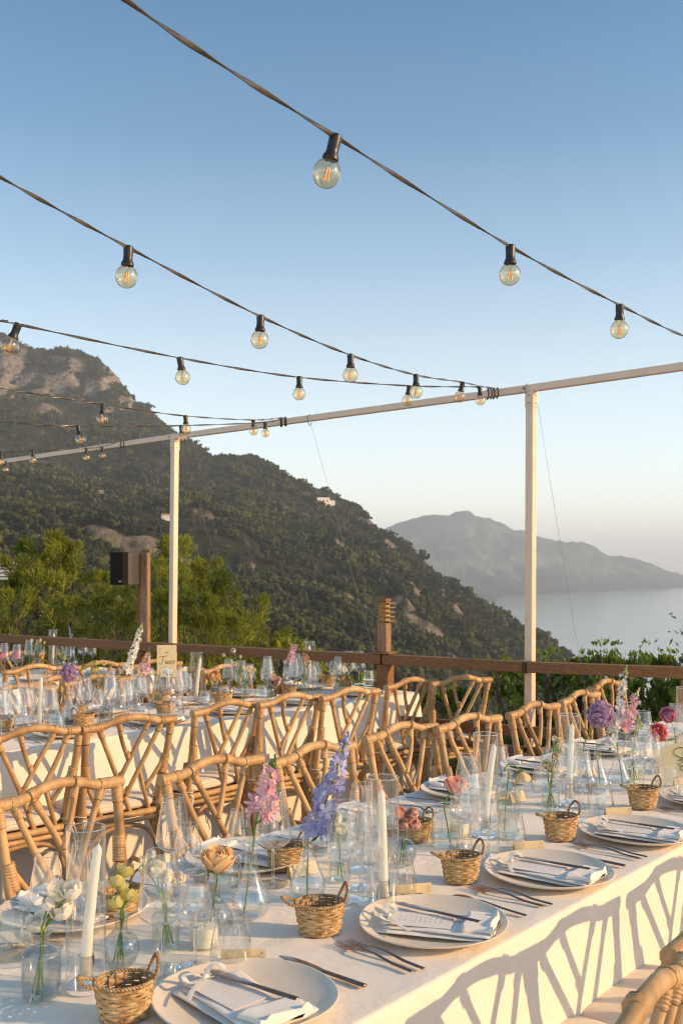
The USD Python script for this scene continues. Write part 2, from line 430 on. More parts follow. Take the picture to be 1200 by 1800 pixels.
az = np.radians(np.linspace(-62, 40, 620))
ds = np.exp(np.linspace(math.log(14), math.log(3300), 780))
A, D = np.meshgrid(az, ds, indexing='ij')
GX, GY = D * np.sin(A), D * np.cos(A)
GZ = ground(GX, GY)
gi, gj = np.meshgrid(np.arange(len(az) - 1), np.arange(len(ds) - 1), indexing='ij')
n_ = len(ds)
quads = np.stack([gi * n_ + gj, (gi + 1) * n_ + gj, (gi + 1) * n_ + gj + 1, gi * n_ + gj + 1], -1).reshape(-1, 4)
TERRAIN = material('hillside_look', {
    'g': ('geometry', {}), 'sep': ('separate_xyz', {}), 'n1': ('noise_texture', dict(scale=0.018, detail=6, roughness=0.6)), 'n2': ('noise_texture', dict(scale=0.11, detail=5, roughness=0.65)),
    'earth': ('rgb_ramp', dict(ramp=[(0.35, (0.014, 0.018, 0.007)), (0.54, (0.030, 0.032, 0.013)), (0.66, (0.075, 0.060, 0.030)), (0.80, (0.15, 0.11, 0.06))])),
    'rock': ('rgb_ramp', dict(ramp=[(0.36, (0.05, 0.05, 0.035)), (0.46, (0.17, 0.145, 0.12)), (0.56, (0.30, 0.25, 0.20)), (0.68, (0.42, 0.35, 0.28))])),
    'steep': ('map_range', dict(range_type='smoothstep', from_min=0.80, from_max=0.62, to_min=0.0, to_max=1.0, clamp=True)),
    'mix': ('mix', {}), 'n3': ('noise_texture', dict(scale=0.085, detail=9, roughness=0.78)), 'b': ('bump', dict(strength=1.0, distance=7.0)),
    'p': ('principled_bsdf', dict(roughness=0.95, specular_ior_level=0.1))},
    [('g.position', 'n1.vector'), ('g.position', 'n2.vector'), ('g.position', 'n3.vector'), ('n2.fac', 'earth.fac'), ('n3.fac', 'rock.fac'), ('g.normal', 'sep.vector'), ('sep.z', 'steep.value'),
     ('steep.result', 'mix.fac'), ('earth.color', 'mix.color1'), ('rock.color', 'mix.color2'), ('mix.color', 'p.base_color'), ('n3.fac', 'b.height'), ('b.normal', 'p.normal')])
hill = np.stack([GX, GY, GZ], -1).reshape(-1, 3)
single('hillside', (hill, tris(quads)), TERRAIN, 'wooded mountain slope falling from the left down to the sea', 'hillside', kind='structure', smooth=True)

# visible part of the grid: the slope seen from the terrace
ELEV = (GZ - EYE) / GY
TOPS = np.maximum.accumulate(ELEV, axis=1)
look_az = np.arctan2
GRID = RegularGridInterpolator((az, np.log(ds)), GZ, bounds_error=False, fill_value=None)
TOPGRID = RegularGridInterpolator((az, np.log(ds)), TOPS, bounds_error=False, fill_value=None)
dzx = np.gradient(GZ, axis=0) / (np.gradient(A, axis=0) * D)
dzy = np.gradient(GZ, axis=1) / np.gradient(D, axis=1)
SLOPEGRID = RegularGridInterpolator((az, np.log(ds)), np.hypot(dzx, dzy), bounds_error=False, fill_value=None)


def on_hill(u, v, dmin=60.0):
    """Where the line of sight through (u, v) meets the slope."""
    a = math.atan2(u - 600, F)
    dd = np.exp(np.linspace(math.log(dmin), math.log(3000), 1500))
    z = GRID(np.stack([np.full(len(dd), a), np.log(dd)], 1))
    ray = EYE - (v - HOR) / F * dd * math.cos(a)
    k = int(np.argmax(z > ray))
    return np.array([dd[k] * math.sin(a), dd[k] * math.cos(a), z[k]])


# ------------------------------------------------------------------ far headland across the bay
HEAD_RIDGE = [(480, 1000, 6800), (560, 960, 7600), (640, 935, 8200), (690, 920, 8300), (715, 912, 8400), (745, 904, 8500), (775, 899, 8600), (800, 897, 8600), (828, 902, 8600), (846, 914, 8600), (880, 924, 8700), (930, 934, 8800), (960, 939, 8900), (985, 944, 9000),
              (1010, 949, 9000), (1040, 957, 9100), (1060, 965, 9200), (1090, 971, 9400), (1120, 977, 9600), (1140, 988, 9800), (1160, 1003, 10000), (1185, 1013, 10200), (1210, 1021, 10400), (1260, 1034, 10600)]
HEAD_SHORE = [(640, 1074, 3700), (760, 1068, 4050), (830, 1063, 4400), (858, 1060, 4650), (872, 1054, 5200), (890, 1048, 5900), (930, 1045, 6300), (1000, 1043, 6650), (1100, 1037, 7800), (1200, 1031, 9500), (1262, 1029, 10300)]
HEAD_MID = [(680, 970, 5200), (725, 985, 4900), (760, 1000, 4800), (790, 1018, 4700), (820, 1038, 4700), (845, 1052, 4700), (860, 1035, 6300), (900, 1000, 7400), (960, 1000, 7600), (1060, 1000, 8400), (1120, 1012, 8900), (780, 950, 7200), (850, 960, 7600), (700, 1000, 4300)]
hp = [far(*p) for p in HEAD_RIDGE + HEAD_MID] + [[(u - 600) / F * y, y, SEA - 1] for u, v, y in HEAD_SHORE] + [[(u - 600) / F * y * 0.93 + 90, y * 0.90, SEA - 70] for u, v, y in HEAD_SHORE]
hp += [[(u - 600) / F * y * 1.22 + 500, y * 1.22, SEA - 40] for u, v, y in HEAD_RIDGE]
hp = np.array(hp)
head_of = RBFInterpolator(hp[:, :2] / 1000, hp[:, 2], kernel='linear', smoothing=0.001)
ha = np.arctan((np.linspace(470, 1330, 330) - 600) / F)
hd = np.exp(np.linspace(math.log(3400), math.log(12500), 240))
HA, HD = np.meshgrid(ha, hd, indexing='ij')
HX, HY = HD * np.tan(HA), HD
hz_ = head_of(np.stack([HX.ravel(), HY.ravel()], 1) / 1000).reshape(HX.shape)
hq = np.stack([HX, HY, 0 * HX], -1)
hz_ = hz_ + 230 * (np.abs(meshkit.fbm(hq / 800, 6, 21) - 0.5) * 2 - 0.26) * np.clip((hz_ - SEA) / 120, 0, 1)
hi_, hj_ = np.meshgrid(np.arange(len(ha) - 1), np.arange(len(hd) - 1), indexing='ij')
n2_ = len(hd)
hq4 = np.stack([hi_ * n2_ + hj_, (hi_ + 1) * n2_ + hj_, (hi_ + 1) * n2_ + hj_ + 1, hi_ * n2_ + hj_ + 1], -1).reshape(-1, 4)
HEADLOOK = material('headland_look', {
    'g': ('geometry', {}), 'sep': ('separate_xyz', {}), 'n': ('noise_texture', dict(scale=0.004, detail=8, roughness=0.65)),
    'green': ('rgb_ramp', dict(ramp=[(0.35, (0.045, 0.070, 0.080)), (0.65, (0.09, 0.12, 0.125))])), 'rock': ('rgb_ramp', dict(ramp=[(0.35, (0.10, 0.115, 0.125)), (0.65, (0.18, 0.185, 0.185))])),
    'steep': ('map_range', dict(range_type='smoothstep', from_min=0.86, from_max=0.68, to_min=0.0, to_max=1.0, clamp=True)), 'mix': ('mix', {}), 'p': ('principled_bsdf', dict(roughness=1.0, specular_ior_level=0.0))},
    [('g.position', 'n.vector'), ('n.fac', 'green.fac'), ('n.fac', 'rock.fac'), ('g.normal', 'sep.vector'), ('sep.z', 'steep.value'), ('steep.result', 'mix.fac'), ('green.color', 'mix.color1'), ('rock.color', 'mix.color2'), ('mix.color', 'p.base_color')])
single('headland', (np.stack([HX, HY, hz_], -1).reshape(-1, 3), tris(hq4)), HEADLOOK, 'hazy far headland across the bay', 'headland', kind='structure', smooth=True)

# ------------------------------------------------------------------ sea and haze
SEALOOK = material('sea_look', {'g': ('geometry', {}), 'm': ('mapping', dict(scale=(0.02, 0.035, 0.02))), 'n': ('noise_texture', dict(scale=1.0, detail=8, roughness=0.6)), 'b': ('bump', dict(strength=0.12, distance=8.0)),
                                'p': ('principled_bsdf', dict(base_color=(0.16, 0.19, 0.19), roughness=0.14))},
                   [('g.position', 'm.vector'), ('m.vector', 'n.vector'), ('n.fac', 'b.height'), ('b.normal', 'p.normal')])
R_ = 26000.0
single('sea', (np.array([[-R_, -3000, SEA], [R_, -3000, SEA], [R_, R_, SEA], [-R_, R_, SEA]]), np.array([[0, 1, 2], [0, 2, 3]])), SEALOOK, 'calm pale sea reaching to the hazy horizon', 'sea', kind='structure')
HAZE = material('haze_look', {'v': ('principled_volume', dict(color=(0.86, 0.93, 0.99), density=0.95e-4, anisotropy=0.0))}, surface=None, volume='v.volume')
low, high = min(GZ.min(), hz_.min()) - 1.0, max(GZ.max(), hz_.max()) + 12.0
hb = trimesh.creation.box([2 * R_ + 200, R_ + 3400, high - low])
hb.apply_translation([0, (R_ - 3000) / 2, (high + low) / 2])
single('haze', hb, HAZE, 'pale sea haze that fades the mountains', 'haze', kind='stuff')

# ------------------------------------------------------------------ forest on the slope
PINE = [pine_look('pine_leaf_dark', (0.007, 0.012, 0.004), (0.052, 0.064, 0.014)), pine_look('pine_leaf_olive', (0.014, 0.018, 0.006), (0.095, 0.092, 0.024))]
BARK = plain('bark_look', (0.10, 0.07, 0.05), 0.9)


def crown_mesh(seed, wide, tall, tufts, core=2):
    """A ragged crown one unit high: lumpy core under many tuft-sized faces."""
    r = np.random.default_rng(seed)
    lobes = r.normal(size=(9, 3)) * [0.28 * wide, 0.28 * wide, 0.18 * tall] + [0, 0, 0.62]
    rad = r.uniform(0.16, 0.30, 9) * (0.75 + 0.25 * wide)
    out = []
    for c, q in zip(lobes, rad):
        v, f = ball([0, 0, 0], 1.0, 1)
        v = v * (0.8 + 0.45 * meshkit.fbm(v * 1.7 + seed + c, 2)[:, None]) * [q * wide, q * wide, q * tall] + c
        out.append((v, f))
    k = r.integers(0, 9, tufts)
    d = r.normal(size=(tufts, 3))
    d /= np.linalg.norm(d, axis=1, keepdims=True)
    d[:, 2] = np.abs(d[:, 2]) * 0.9 - 0.25
    p = lobes[k] + d * (rad[k, None] * r.uniform(0.85, 1.28, (tufts, 1))) * [wide, wide, tall]
    s = r.uniform(0.045, 0.10, (tufts, 1))
    a = r.normal(size=(tufts, 3))
    a /= np.linalg.norm(a, axis=1, keepdims=True)
    b = np.cross(a, d)
    tri = np.stack([p + a * s, p - a * s * 0.6 + b * s * 0.8, p - a * s * 0.6 - b * s * 0.8 + d * s * 0.5], 1).reshape(-1, 3)
    out.append((tri, np.arange(3 * tufts).reshape(-1, 3)))
    return join(out)


CROWNS = [crown_mesh(1, 1.0, 0.95, 230), crown_mesh(2, 1.25, 0.75, 230), crown_mesh(3, 0.75, 1.15, 230), crown_mesh(4, 1.1, 0.9, 230)]
TRUNK = tube([[0, 0, -0.15], [0.01, 0, 0.25], [-0.01, 0.01, 0.62]], [0.035, 0.026, 0.014], 5)
tr = np.random.default_rng(5)
cand = []
for d0, d1, size, gap in [(130, 320, 4.6, 4.6), (320, 700, 5.4, 5.2), (700, 1200, 5.8, 5.8), (1200, 2450, 6.2, 7.2)]:
    area = 0.5 * math.radians(46) * (d1 ** 2 - d0 ** 2)
    k = int(area / gap ** 2)
    dd = np.sqrt(tr.uniform(d0 ** 2, d1 ** 2, k))
    aa = tr.uniform(math.atan2(-680, F), math.atan2(520, F), k)
    z = GRID(np.stack([aa, np.log(dd)], 1))
    e = (z + size * 1.3 - EYE) / (dd * np.cos(aa))
    keep = (e > TOPGRID(np.stack([aa, np.log(dd)], 1)) - 0.002) & (z > SEA + 4)
    slope = SLOPEGRID(np.stack([aa, np.log(dd)], 1))
    px, py = dd * np.sin(aa), dd * np.cos(aa)
    thin = meshkit.fbm(np.stack([px, py, 0 * px], 1) / 130, 3, 31)
    keep &= tr.uniform(size=k) < np.clip(1.5 - 1.15 * slope, 0.06, 1) * np.clip((0.64 - thin) / 0.12, 0.10, 1)
    keep &= e < 0.30
    cand.append(np.stack([px, py, z, size * tr.uniform(0.55, 1.45, k) * (0.45 + 1.1 * meshkit.fbm(np.stack([px, py, 0 * px], 1) / 55 + 7, 3, 33)), e], 1)[keep])
cand = np.vstack(cand)
order = np.argsort(np.hypot(cand[:, 0], cand[:, 1]) / cand[:, 3])
cand = cand[order]
ku = 600 + F * cand[:, 0] / cand[:, 1]
kv = HOR - F * (cand[:, 2] + cand[:, 3] * 0.5 - EYE) / cand[:, 1]
shown = (ku > 430) & (ku < 1010) & (kv < 1165) & (kv > 1000)
lone = np.nonzero(shown)[0][:280]
pine_kinds = []
for k in range(4):
    kp = kind_of('pine_tree')
    part(kp, 'trunk', TRUNK, BARK)
    part(kp, 'crown', CROWNS[k], PINE[k % 2], smooth=False)
    pine_kinds.append(kp)
for k in lone:
    x, y, z, s, _ = cand[k]
    place(pine_kinds[int(tr.integers(4))], 'pine_tree', 'dark green pine among the nearest trees of the wooded slope beyond the railing', 'tree', (x, y, z - 0.3), tr.uniform(0, 6.28), 'nearest pines on the wooded slope', s * tr.uniform(0.85, 1.1))
rest = np.delete(np.arange(len(cand)), lone)
fo = UsdGeom.PointInstancer.Define(stage, '/World/forest')
note(fo.GetPrim(), 'dense pine and olive forest covering the mountain slope', 'forest', kind='stuff')
for k in range(4):
    usdkit.mesh(stage, f'/World/forest/crown_{k:03d}' if k else '/World/forest/crown', join([CROWNS[k], TRUNK]), PINE[k % 2])
fo.CreatePrototypesRel().SetTargets([Sdf.Path(f'/World/forest/crown_{k:03d}' if k else '/World/forest/crown') for k in range(4)])
fo.CreatePositionsAttr(Vt.Vec3fArray.FromNumpy((cand[rest, :3] - [0, 0, 0.3]).astype(np.float32)))
fo.CreateProtoIndicesAttr(Vt.IntArray.FromNumpy(tr.integers(0, 4, len(rest)).astype(np.int32)))
sc = cand[rest, 3:4] * tr.uniform(0.75, 1.1, (len(rest), 3)) * [1, 1, 1.25]
fo.CreateScalesAttr(Vt.Vec3fArray.FromNumpy(sc.astype(np.float32)))
ang = tr.uniform(0, np.pi, len(rest))
fo.CreateOrientationsAttr(Vt.QuathArray([Gf.Quath(float(math.cos(a)), 0.0, 0.0, float(math.sin(a))) for a in ang]))
print('trees', len(cand))

# ------------------------------------------------------------------ houses on the slope
STUCCO = mottled('stucco_look', (0.72, 0.66, 0.58), (0.78, 0.73, 0.66), 0.8, 0.9)
TILEROOF = mottled('roof_look', (0.34, 0.20, 0.13), (0.45, 0.28, 0.19), 1.5, 0.9)
PANE = plain('dark_window', (0.03, 0.035, 0.04), 0.15)


def house(u, v, w, h, label, flat=False, annex=True):
    c = on_hill(u, v)
    t = thing('house', label, 'house', c - [0, 0, 1.0], 0.35)
    walls = [box(0, 0, h / 2, w, w * 0.7, h, 0.05)]
    if annex:
        walls.append(box(w * 0.72, 0.3, h * 0.34, w * 0.45, w * 0.6, h * 0.68, 0.05))
    part(t, 'wall', join(walls), STUCCO, False)
    if flat:
        part(t, 'roof', box(0, 0, h + 0.16, w + 0.4, w * 0.7 + 0.4, 0.3, 0.04), STUCCO, False)
    else:
        a, b, r = w / 2 + 0.4, w * 0.35 + 0.4, h + w * 0.18
        v_ = np.array([[-a, -b, h], [a, -b, h], [a, b, h], [-a, b, h], [-a * 0.85, 0, r], [a * 0.85, 0, r]])
        part(t, 'roof', (v_, np.array([[0, 1, 5], [0, 5, 4], [2, 3, 4], [2, 4, 5], [1, 2, 5], [3, 0, 4], [0, 2, 1], [0, 3, 2]])), TILEROOF, False)
    for x in (-0.3, 0.0, 0.3):
        part(t, 'window', box(x * w, -w * 0.352, h * 0.58, w * 0.1, 0.08, h * 0.28, 0.01), PANE, False)


house(566, 888, 20, 12, 'pale flat roofed house on the crest of the wooded ridge', True)
house(292, 914, 9, 5, 'small stone house above the rocky outcrop on the slope')
house(180, 872, 14, 4.5, 'long low house among the trees high on the dark slope')
house(494, 909, 7, 4, 'small house below the ridge left of the white crest house', annex=False)

# ------------------------------------------------------------------ terrace
DECK = material('deck_look', {'g': ('geometry', {}), 'n': ('noise_texture', dict(scale=5.0, detail=6)), 'r': ('rgb_ramp', dict(ramp=[(0.3, (0.46, 0.345, 0.245)), (0.7, (0.60, 0.465, 0.34))])),
                              'b': ('bump', dict(strength=0.5, distance=0.004)), 'p': ('principled_bsdf', dict(roughness=0.8))},
                [('g.position', 'n.vector'), ('n.fac', 'r.fac'), ('r.color', 'p.base_color'), ('n.fac', 'b.height'), ('b.normal', 'p.normal')])
RAIL = [(-700, 1068), (0, 1114.5), (246, 1128.0), (675, 1149.5), (925, 1162.3), (1210, 1172), (1420, 1178)]        # top edge of the rail in the photo, 1 m high
RP = np.array([at(u, v, 1.0) for u, v in RAIL])
deck = np.vstack([[[-14, -14], [12, -14]], [[12, 4.6]], RP[::-1, :2] + [0.05, 0.10]])
from shapely.geometry import Polygon
dm = trimesh.creation.extrude_polygon(Polygon(deck), 0.35, engine='earcut')
dm.apply_translation([0, 0, -0.35])
single('terrace_floor', dm, DECK, 'brown terrace floor under the tables', 'floor', kind='structure')

# ------------------------------------------------------------------ wooden railing
rail = thing('wooden_railing', 'dark brown wooden railing of square bars along the terrace edge', 'railing')
for a, b in zip(RP[:-1], RP[1:]):
    e = unit(b - a)
    part(rail, 'top_rail', beam(a + e * 0.006 - [0, 0, 0.034], b - e * 0.006 - [0, 0, 0.034], 0.085, 0.062, 0.004), WOOD, False)
    part(rail, 'middle_rail', beam(a + e * 0.006 - [0, 0, 0.415], b - e * 0.006 - [0, 0, 0.415], 0.05, 0.062, 0.004), WOOD, False)
    part(rail, 'lower_rail', beam(a + e * 0.006 - [0, 0, 0.52], b - e * 0.006 - [0, 0, 0.52], 0.05, 0.035, 0.003), WOOD, False)
dirs = [unit(b - a) for a, b in zip(RP[:-1], RP[1:])]
for k in (1, 2, 3, 5, 6):
    p, e = RP[k], dirs[min(k, 5)]
    nb = np.array([-e[1], e[0], 0])
    part(rail, 'post', beam(p + nb * 0.012 - [0, 0, 1.0], p + nb * 0.012 - [0, 0, 0.068], 0.085, 0.085, 0.004, up=e), WOOD if k != 3 else WOOD, False)
joint = RP[4]
part(rail, 'joint_strap', beam(joint - dirs[3] * 0.010 - [0, 0.004, 0.035], joint + dirs[3] * 0.010 - [0, 0.004, 0.035], 0.091, 0.068, 0.002), BLACK, False)
for u in (742, 780, 862, 900, 940, 1010, 1080):
    k = 3 if u < 925 else 4
    t_ = None
    a, b = RP[k], RP[k + 1]
    m = (u - 600) / F
    s = (m * a[1] - a[0]) / ((b[0] - a[0]) - m * (b[1] - a[1]))
    p = a + (b - a) * s
    part(rail, 'baluster', beam([p[0], p[1] + 0.01, 0.02], [p[0], p[1] + 0.01, 0.462], 0.04, 0.04, 0.003, up=dirs[k]), WOODLIGHT if u == 900 else WOOD, False)

# lamp on the railing post
e = dirs[3]
rz = math.atan2(e[1], e[0])
lp = thing('post_lamp', 'square wooden lamp post on the railing with louvred amber lantern top', 'lamp post', RP[3], rz)
part(lp, 'post', beam([0, 0.0, 0.001], [0, 0, 0.205], 0.066, 0.066, 0.003, up=np.array([1.0, 0, 0])), WOODLIGHT, False)
part(lp, 'base_plate', box(0.0, 0, 0.008, 0.12, 0.10, 0.014, 0.003), WOOD, False)
AMBER = petal_look('amber_panel', (0.66, 0.42, 0.14), (0.72, 0.47, 0.17), 0.35)
part(lp, 'lantern_panel', box(0, 0, 0.268, 0.056, 0.056, 0.124, 0.002), AMBER, False)
for k in range(5):
    part(lp, 'louvre', box(0.012, -0.004, 0.209 + 0.0285 * k, 0.098, 0.082, 0.007, 0.002), WOODLIGHT, False)
part(lp, 'cap', box(0.0, 0, 0.342, 0.066, 0.066, 0.022, 0.003), WOOD, False)

# speaker on its own post
sp = RP[2] + [0.012, 0.06, 0]
po = thing('speaker_post', 'tall reddish wooden post carrying the black loudspeaker above the railing', 'post', (sp[0], sp[1], 0.0), -0.35)
part(po, 'shaft', beam([0.0, 0.03, 0.0], [0.0, 0.03, 1.665], 0.05, 0.062, 0.003, up=np.array([1.0, 0, 0])), WOODLIGHT, False)
part(po, 'back_batten', beam([-0.045, 0.035, 0.0], [-0.045, 0.035, 1.62], 0.03, 0.04, 0.003, up=np.array([1.0, 0, 0])), WOOD, False)
SPEAKERSIDE = mottled('speaker_side', (0.045, 0.035, 0.026), (0.06, 0.047, 0.035), 20, 0.5)
ls = thing('loudspeaker', 'black box loudspeaker with grey side mounted on the tall wooden post', 'speaker', (sp[0] - 0.135, sp[1] - 0.02, 1.545), -0.42)
g = np.array([[-0.085, 0.09], [0.085, 0.09], [0.085, -0.03], [0.055, -0.085], [-0.055, -0.085], [-0.085, -0.03]])
ring = lambda q, z, s=1.0: np.column_stack([q * s, np.full(len(q), z)])
part(ls, 'cabinet', rings_mesh([ring(g, -0.123, 0.96), ring(g, -0.118), ring(g, 0.118), ring(g, 0.123, 0.96)]), SPEAKERSIDE, False)
gg = np.array([[-0.093, -0.02], [-0.060, -0.095], [0.052, -0.095], [0.075, -0.06], [0.052, -0.0851], [-0.055, -0.0851], [-0.0851, -0.03]])
part(ls, 'grille', rings_mesh([ring(gg, -0.121), ring(gg, 0.121)]), plain('grille_look', (0.020, 0.016, 0.012), 0.9, specular_ior_level=0.1), False)
part(ls, 'badge', box(0.03, -0.0965, -0.095, 0.022, 0.003, 0.007, 0.001), plain('badge_look', (0.6, 0.6, 0.6), 0.3), False)
part(ls, 'bracket', beam([0.02, 0.09, 0.0], [0.075, 0.135, 0.0], 0.04, 0.05, 0.003), BLACK, False)

# ------------------------------------------------------------------ white frame for the lights
TOPZ = 2.62
P0, P1, P2, P3 = far(-140, 842, 11.2), np.array([-1.355, 8.1, TOPZ]), np.array([1.134, 5.95, TOPZ]), far(1330, 621, 5.05)
P0[2] = P3[2] = TOPZ
fr_pts = [P0, P1, P2, P3]
fd = unit(P2 - P1)
frz = math.atan2(fd[1], fd[0])
for k, (p, foot, lab) in enumerate(((P1, far(303.5, 1133, 8.05), 'white square metal pole behind the railing on the left, holding up the beam'), (P2, far(931, 1230, 5.95), 'white square metal pole behind the railing on the right, holding up the beam'))):
    e = unit(p - foot)
    b0 = p - e * (p[2] + 0.0) / e[2]
    t = thing('pole', lab, 'pole')
    part(t, 'shaft', beam(b0, p - [0, 0, 0.021], 0.05, 0.05, 0.003, up=fd), WHITEPAINT, False)
    part(t, 'foot_plate', box(b0[0], b0[1], 0.006, 0.12, 0.12, 0.012, 0.002, frz), WHITEPAINT, False)
    part(t, 'bracket', beam(p - [0, 0, 0.115], p - [0, 0, 0.0225], 0.056, 0.056, 0.002, up=fd), WHITEPAINT, False)
    nrm_ = np.array([fd[1], -fd[0], 0])
    for z_ in (0.045, 0.092):
        part(t, 'bolt', join([ball(p + nrm_ * 0.028 + [0, 0, -z_], 0.0055), ball(p + fd * 0.028 + [0, 0, -z_], 0.0055)]), WIRE)
    part(t, 'screw', ball(p + [-0.035 * fd[0] - 0.02, -0.035 * fd[1] - 0.024, 0.0], 0.006), BLACK)
bm = thing('light_beam', 'long white square metal beam carrying the light strings across the view', 'beam')
for a, b in zip(fr_pts[:-1], fr_pts[1:]):
    part(bm, 'bar', beam(a, b, 0.042, 0.042, 0.003), WHITEPAINT, False)


def on_beam(u):
    for a, b in zip(fr_pts[:-1], fr_pts[1:]):
        m = (u - 600) / F
        s = (m * a[1] - a[0]) / ((b[0] - a[0]) - m * (b[1] - a[1]))
        if -0.001 <= s <= 1.001:
            return a + (b - a) * s
    return fr_pts[-1]


# guy wires from the beam down to the ground beyond the railing
for (u0, u1, v1, y1, lab) in ((545, 648, 1112, 7.6, 'thin wire slanting from the beam down behind the post lamp'), (941, 1019, 1160, 6.6, 'thin wire slanting down beside the right white pole'), (180, 262, 1000, 11.5, 'faint thin wire slanting down left of the left white pole'), (316, 420, 1120, 9.6, 'faint thin wire slanting down right of the left white pole')):
    a, b = on_beam(u0) - [0, 0, 0.02], far(u1, v1, y1)
    b = a + (b - a) * 1.15
    single('guy_wire', tube([a, (a + b) / 2 - [0, 0, 0.02], b], 0.0010, 5), WIRE, lab, 'wire')
for u, lab in ((545, 'steel hook on the white beam between the two poles'), (927, 'steel hook on the beam beside the right pole'), (180, 'steel hook on the far left of the beam')):
    p = on_beam(u)
    single('beam_hook', tube(spline([p + [0, 0, 0.03], p + [-0.02, -0.028, 0.01], p + [-0.015, -0.028, -0.03], p + [0, -0.01, -0.055], p + [0.012, -0.02, -0.035]], 14), 0.0028, 5), WIRE, lab, 'hook', smooth=True)

# ------------------------------------------------------------------ bulbs
bk = kind_of('bulb')
part(bk, 'socket', lathe([(0.0001, 0.004), (0.011, 0.004), (0.0138, 0.0), (0.0125, -0.024), (0.0130, -0.034), (0.0170, -0.042), (0.0170, -0.047), (0.0001, -0.047)], 14), BLACK, 40)
sk = part(bk, 'glass_globe', lathe([(0.0125, -0.046), (0.0128, -0.0495)] + [(0.030 * math.sin(x), -0.0765 + 0.030 * math.cos(x)) for x in np.linspace(0.47, math.pi - 0.004, 22)], 24), BULBGLASS)
part(sk, 'stem', tube([[0, 0, -0.047], [0, 0, -0.063], [0, 0, -0.083]], [0.005, 0.0025, 0.0012], 7), SOLID)
for x, y in ((0.0045, 0.0), (-0.0045, 0.0), (0, 0.0045), (0, -0.0045)):
    part(sk, 'filament', tube([[x * 0.7, y * 0.7, -0.064], [x * 1.5, y * 1.5, -0.092]], 0.0013, 5), GOLD)


def light_string(name, nodes, clip, label, bulbs_label, ends, group):
    """nodes: (u, v of the cable at the socket, distance, lean) from near to far; clip: photo column where it is tied to the beam."""
    ctrl = [far(*n[:3]) for n in ends] + [far(n[0], n[1], n[2]) for n in nodes]
    if clip is not None:
        ctrl.append(on_beam(clip) + [0, -0.01, 0.03])
    line = spline(ctrl, 26 * len(ctrl))
    cable = thing(name, label, 'light string')
    part(cable, 'cable', tube(line, 0.0050, 8, flat=0.42, twist=0.30), CABLE)
    if clip is not None:
        p = on_beam(clip)
        for s in (-1, 1):
            q = p + fd * 0.022 * s
            part(cable, 'strap', tube(spline([q + [0.0, -0.03, 0.028], q + [0, 0.026, 0.028], q + [0, 0.026, -0.026], q + [0, -0.03, -0.026], q + [0, -0.03, 0.028]], 16), 0.0035, 5), BLACK)
    for k, nd in enumerate(nodes):
        if len(nd) > 3 and nd[3] is not None:
            path = thing('light_bulb', bulbs_label[k], 'light bulb', far(nd[0], nd[1], nd[2]) - [0, 0, 0.0], 0.7 * k, group)
            pr = stage.GetPrimAtPath(path)
            UsdGeom.Xformable(pr).AddRotateYOp().Set(float(nd[3]))
            pr.GetReferences().AddInternalReference(bk)
            pr.SetInstanceable(True)


def bl(where, ns):
    return [f'clear globe filament bulb, {n} on {where}' for n in ns]


ORD = ['first', 'second', 'third', 'fourth', 'fifth', 'sixth', 'seventh']
light_string('light_string', [(590, 240, 2.02, 14), (897, 433, 2.70, 2), (1089, 536, 3.2, -10), (1216, 596, 3.75, 0)], 1300, 'twisted dark cable of bulbs running highest across the sky to the upper right',
             bl('the topmost light string', ['largest and nearest bulb', 'second from the left', 'third from the left', 'bulb cut by the right frame edge']), [(-60, -260, 1.2), (225, 2, 1.5)], 'bulbs on the light strings')
light_string('light_string', [(226, 435, 2.62, 4), (458, 556, 3.25, 3), (616, 624, 3.85, 2), (731, 659, 4.5, 0), (813, 672, 5.2, -12)], 862, 'second cable of bulbs, from the left edge at mid height to the right pole',
             bl('the second string from the top', [f'{ORD[k]} from the left' for k in range(5)]), [(-220, 190, 1.9), (0, 311, 2.2)], 'bulbs on the light strings')
light_string('light_string', [(32, 570, 3.25, 22), (316, 629, 3.95, -10), (526, 663, 4.6, 2), (719, 678, 5.2, -12), (843, 680, 5.75, 3)], 868, 'third cable of bulbs that meets the second one at the right pole',
             bl('the third string from the top', [f'{ORD[k]} from the left' for k in range(5)]), [(-250, 540, 2.7), (0, 564, 3.15)], 'bulbs on the light strings')
light_string('light_string', [(181, 711, 5.1, 3), (326, 731, 5.75, -3), (445, 738, 6.9, -10)], 497, 'fourth cable of bulbs tied to the beam left of its middle',
             bl('the fourth string, crossing the mountain', [f'{ORD[k]} from the left' for k in range(3)]), [(-300, 630, 4.2), (0, 682, 4.7)], 'bulbs on the light strings')
light_string('light_string', [(137, 749, 5.5, -10), (318, 748, 6.2, -8), (466, 742, 7.0, -8)], 499, 'fifth cable of bulbs, nearly level across the mountain',
             bl('the fifth string, lying nearly level', [f'{ORD[k]} from the left' for k in range(3)]), [(-250, 732, 4.8), (0, 742, 5.2)], 'bulbs on the light strings')
light_string('light_string', [(2, 795, 7.6, 2), (58, 792, 7.7, 0), (152, 788, 8.0, 2), (180, 785, 8.2, 3)], 216, 'lowest cable of bulbs hanging close along the left end of the beam',
             bl('the lowest string by the beam', [f'{ORD[k]} from the left' for k in range(4)]), [(-160, 792, 7.4)], 'bulbs on the light strings')
path = thing('light_bulb', 'clear globe filament bulb hanging under the far left end of the beam', 'light bulb', far(10, 811, 9.2), 0.3, 'bulbs on the light strings')
stage.GetPrimAtPath(path).GetReferences().AddInternalReference(bk)
stage.GetPrimAtPath(path).SetInstanceable(True)

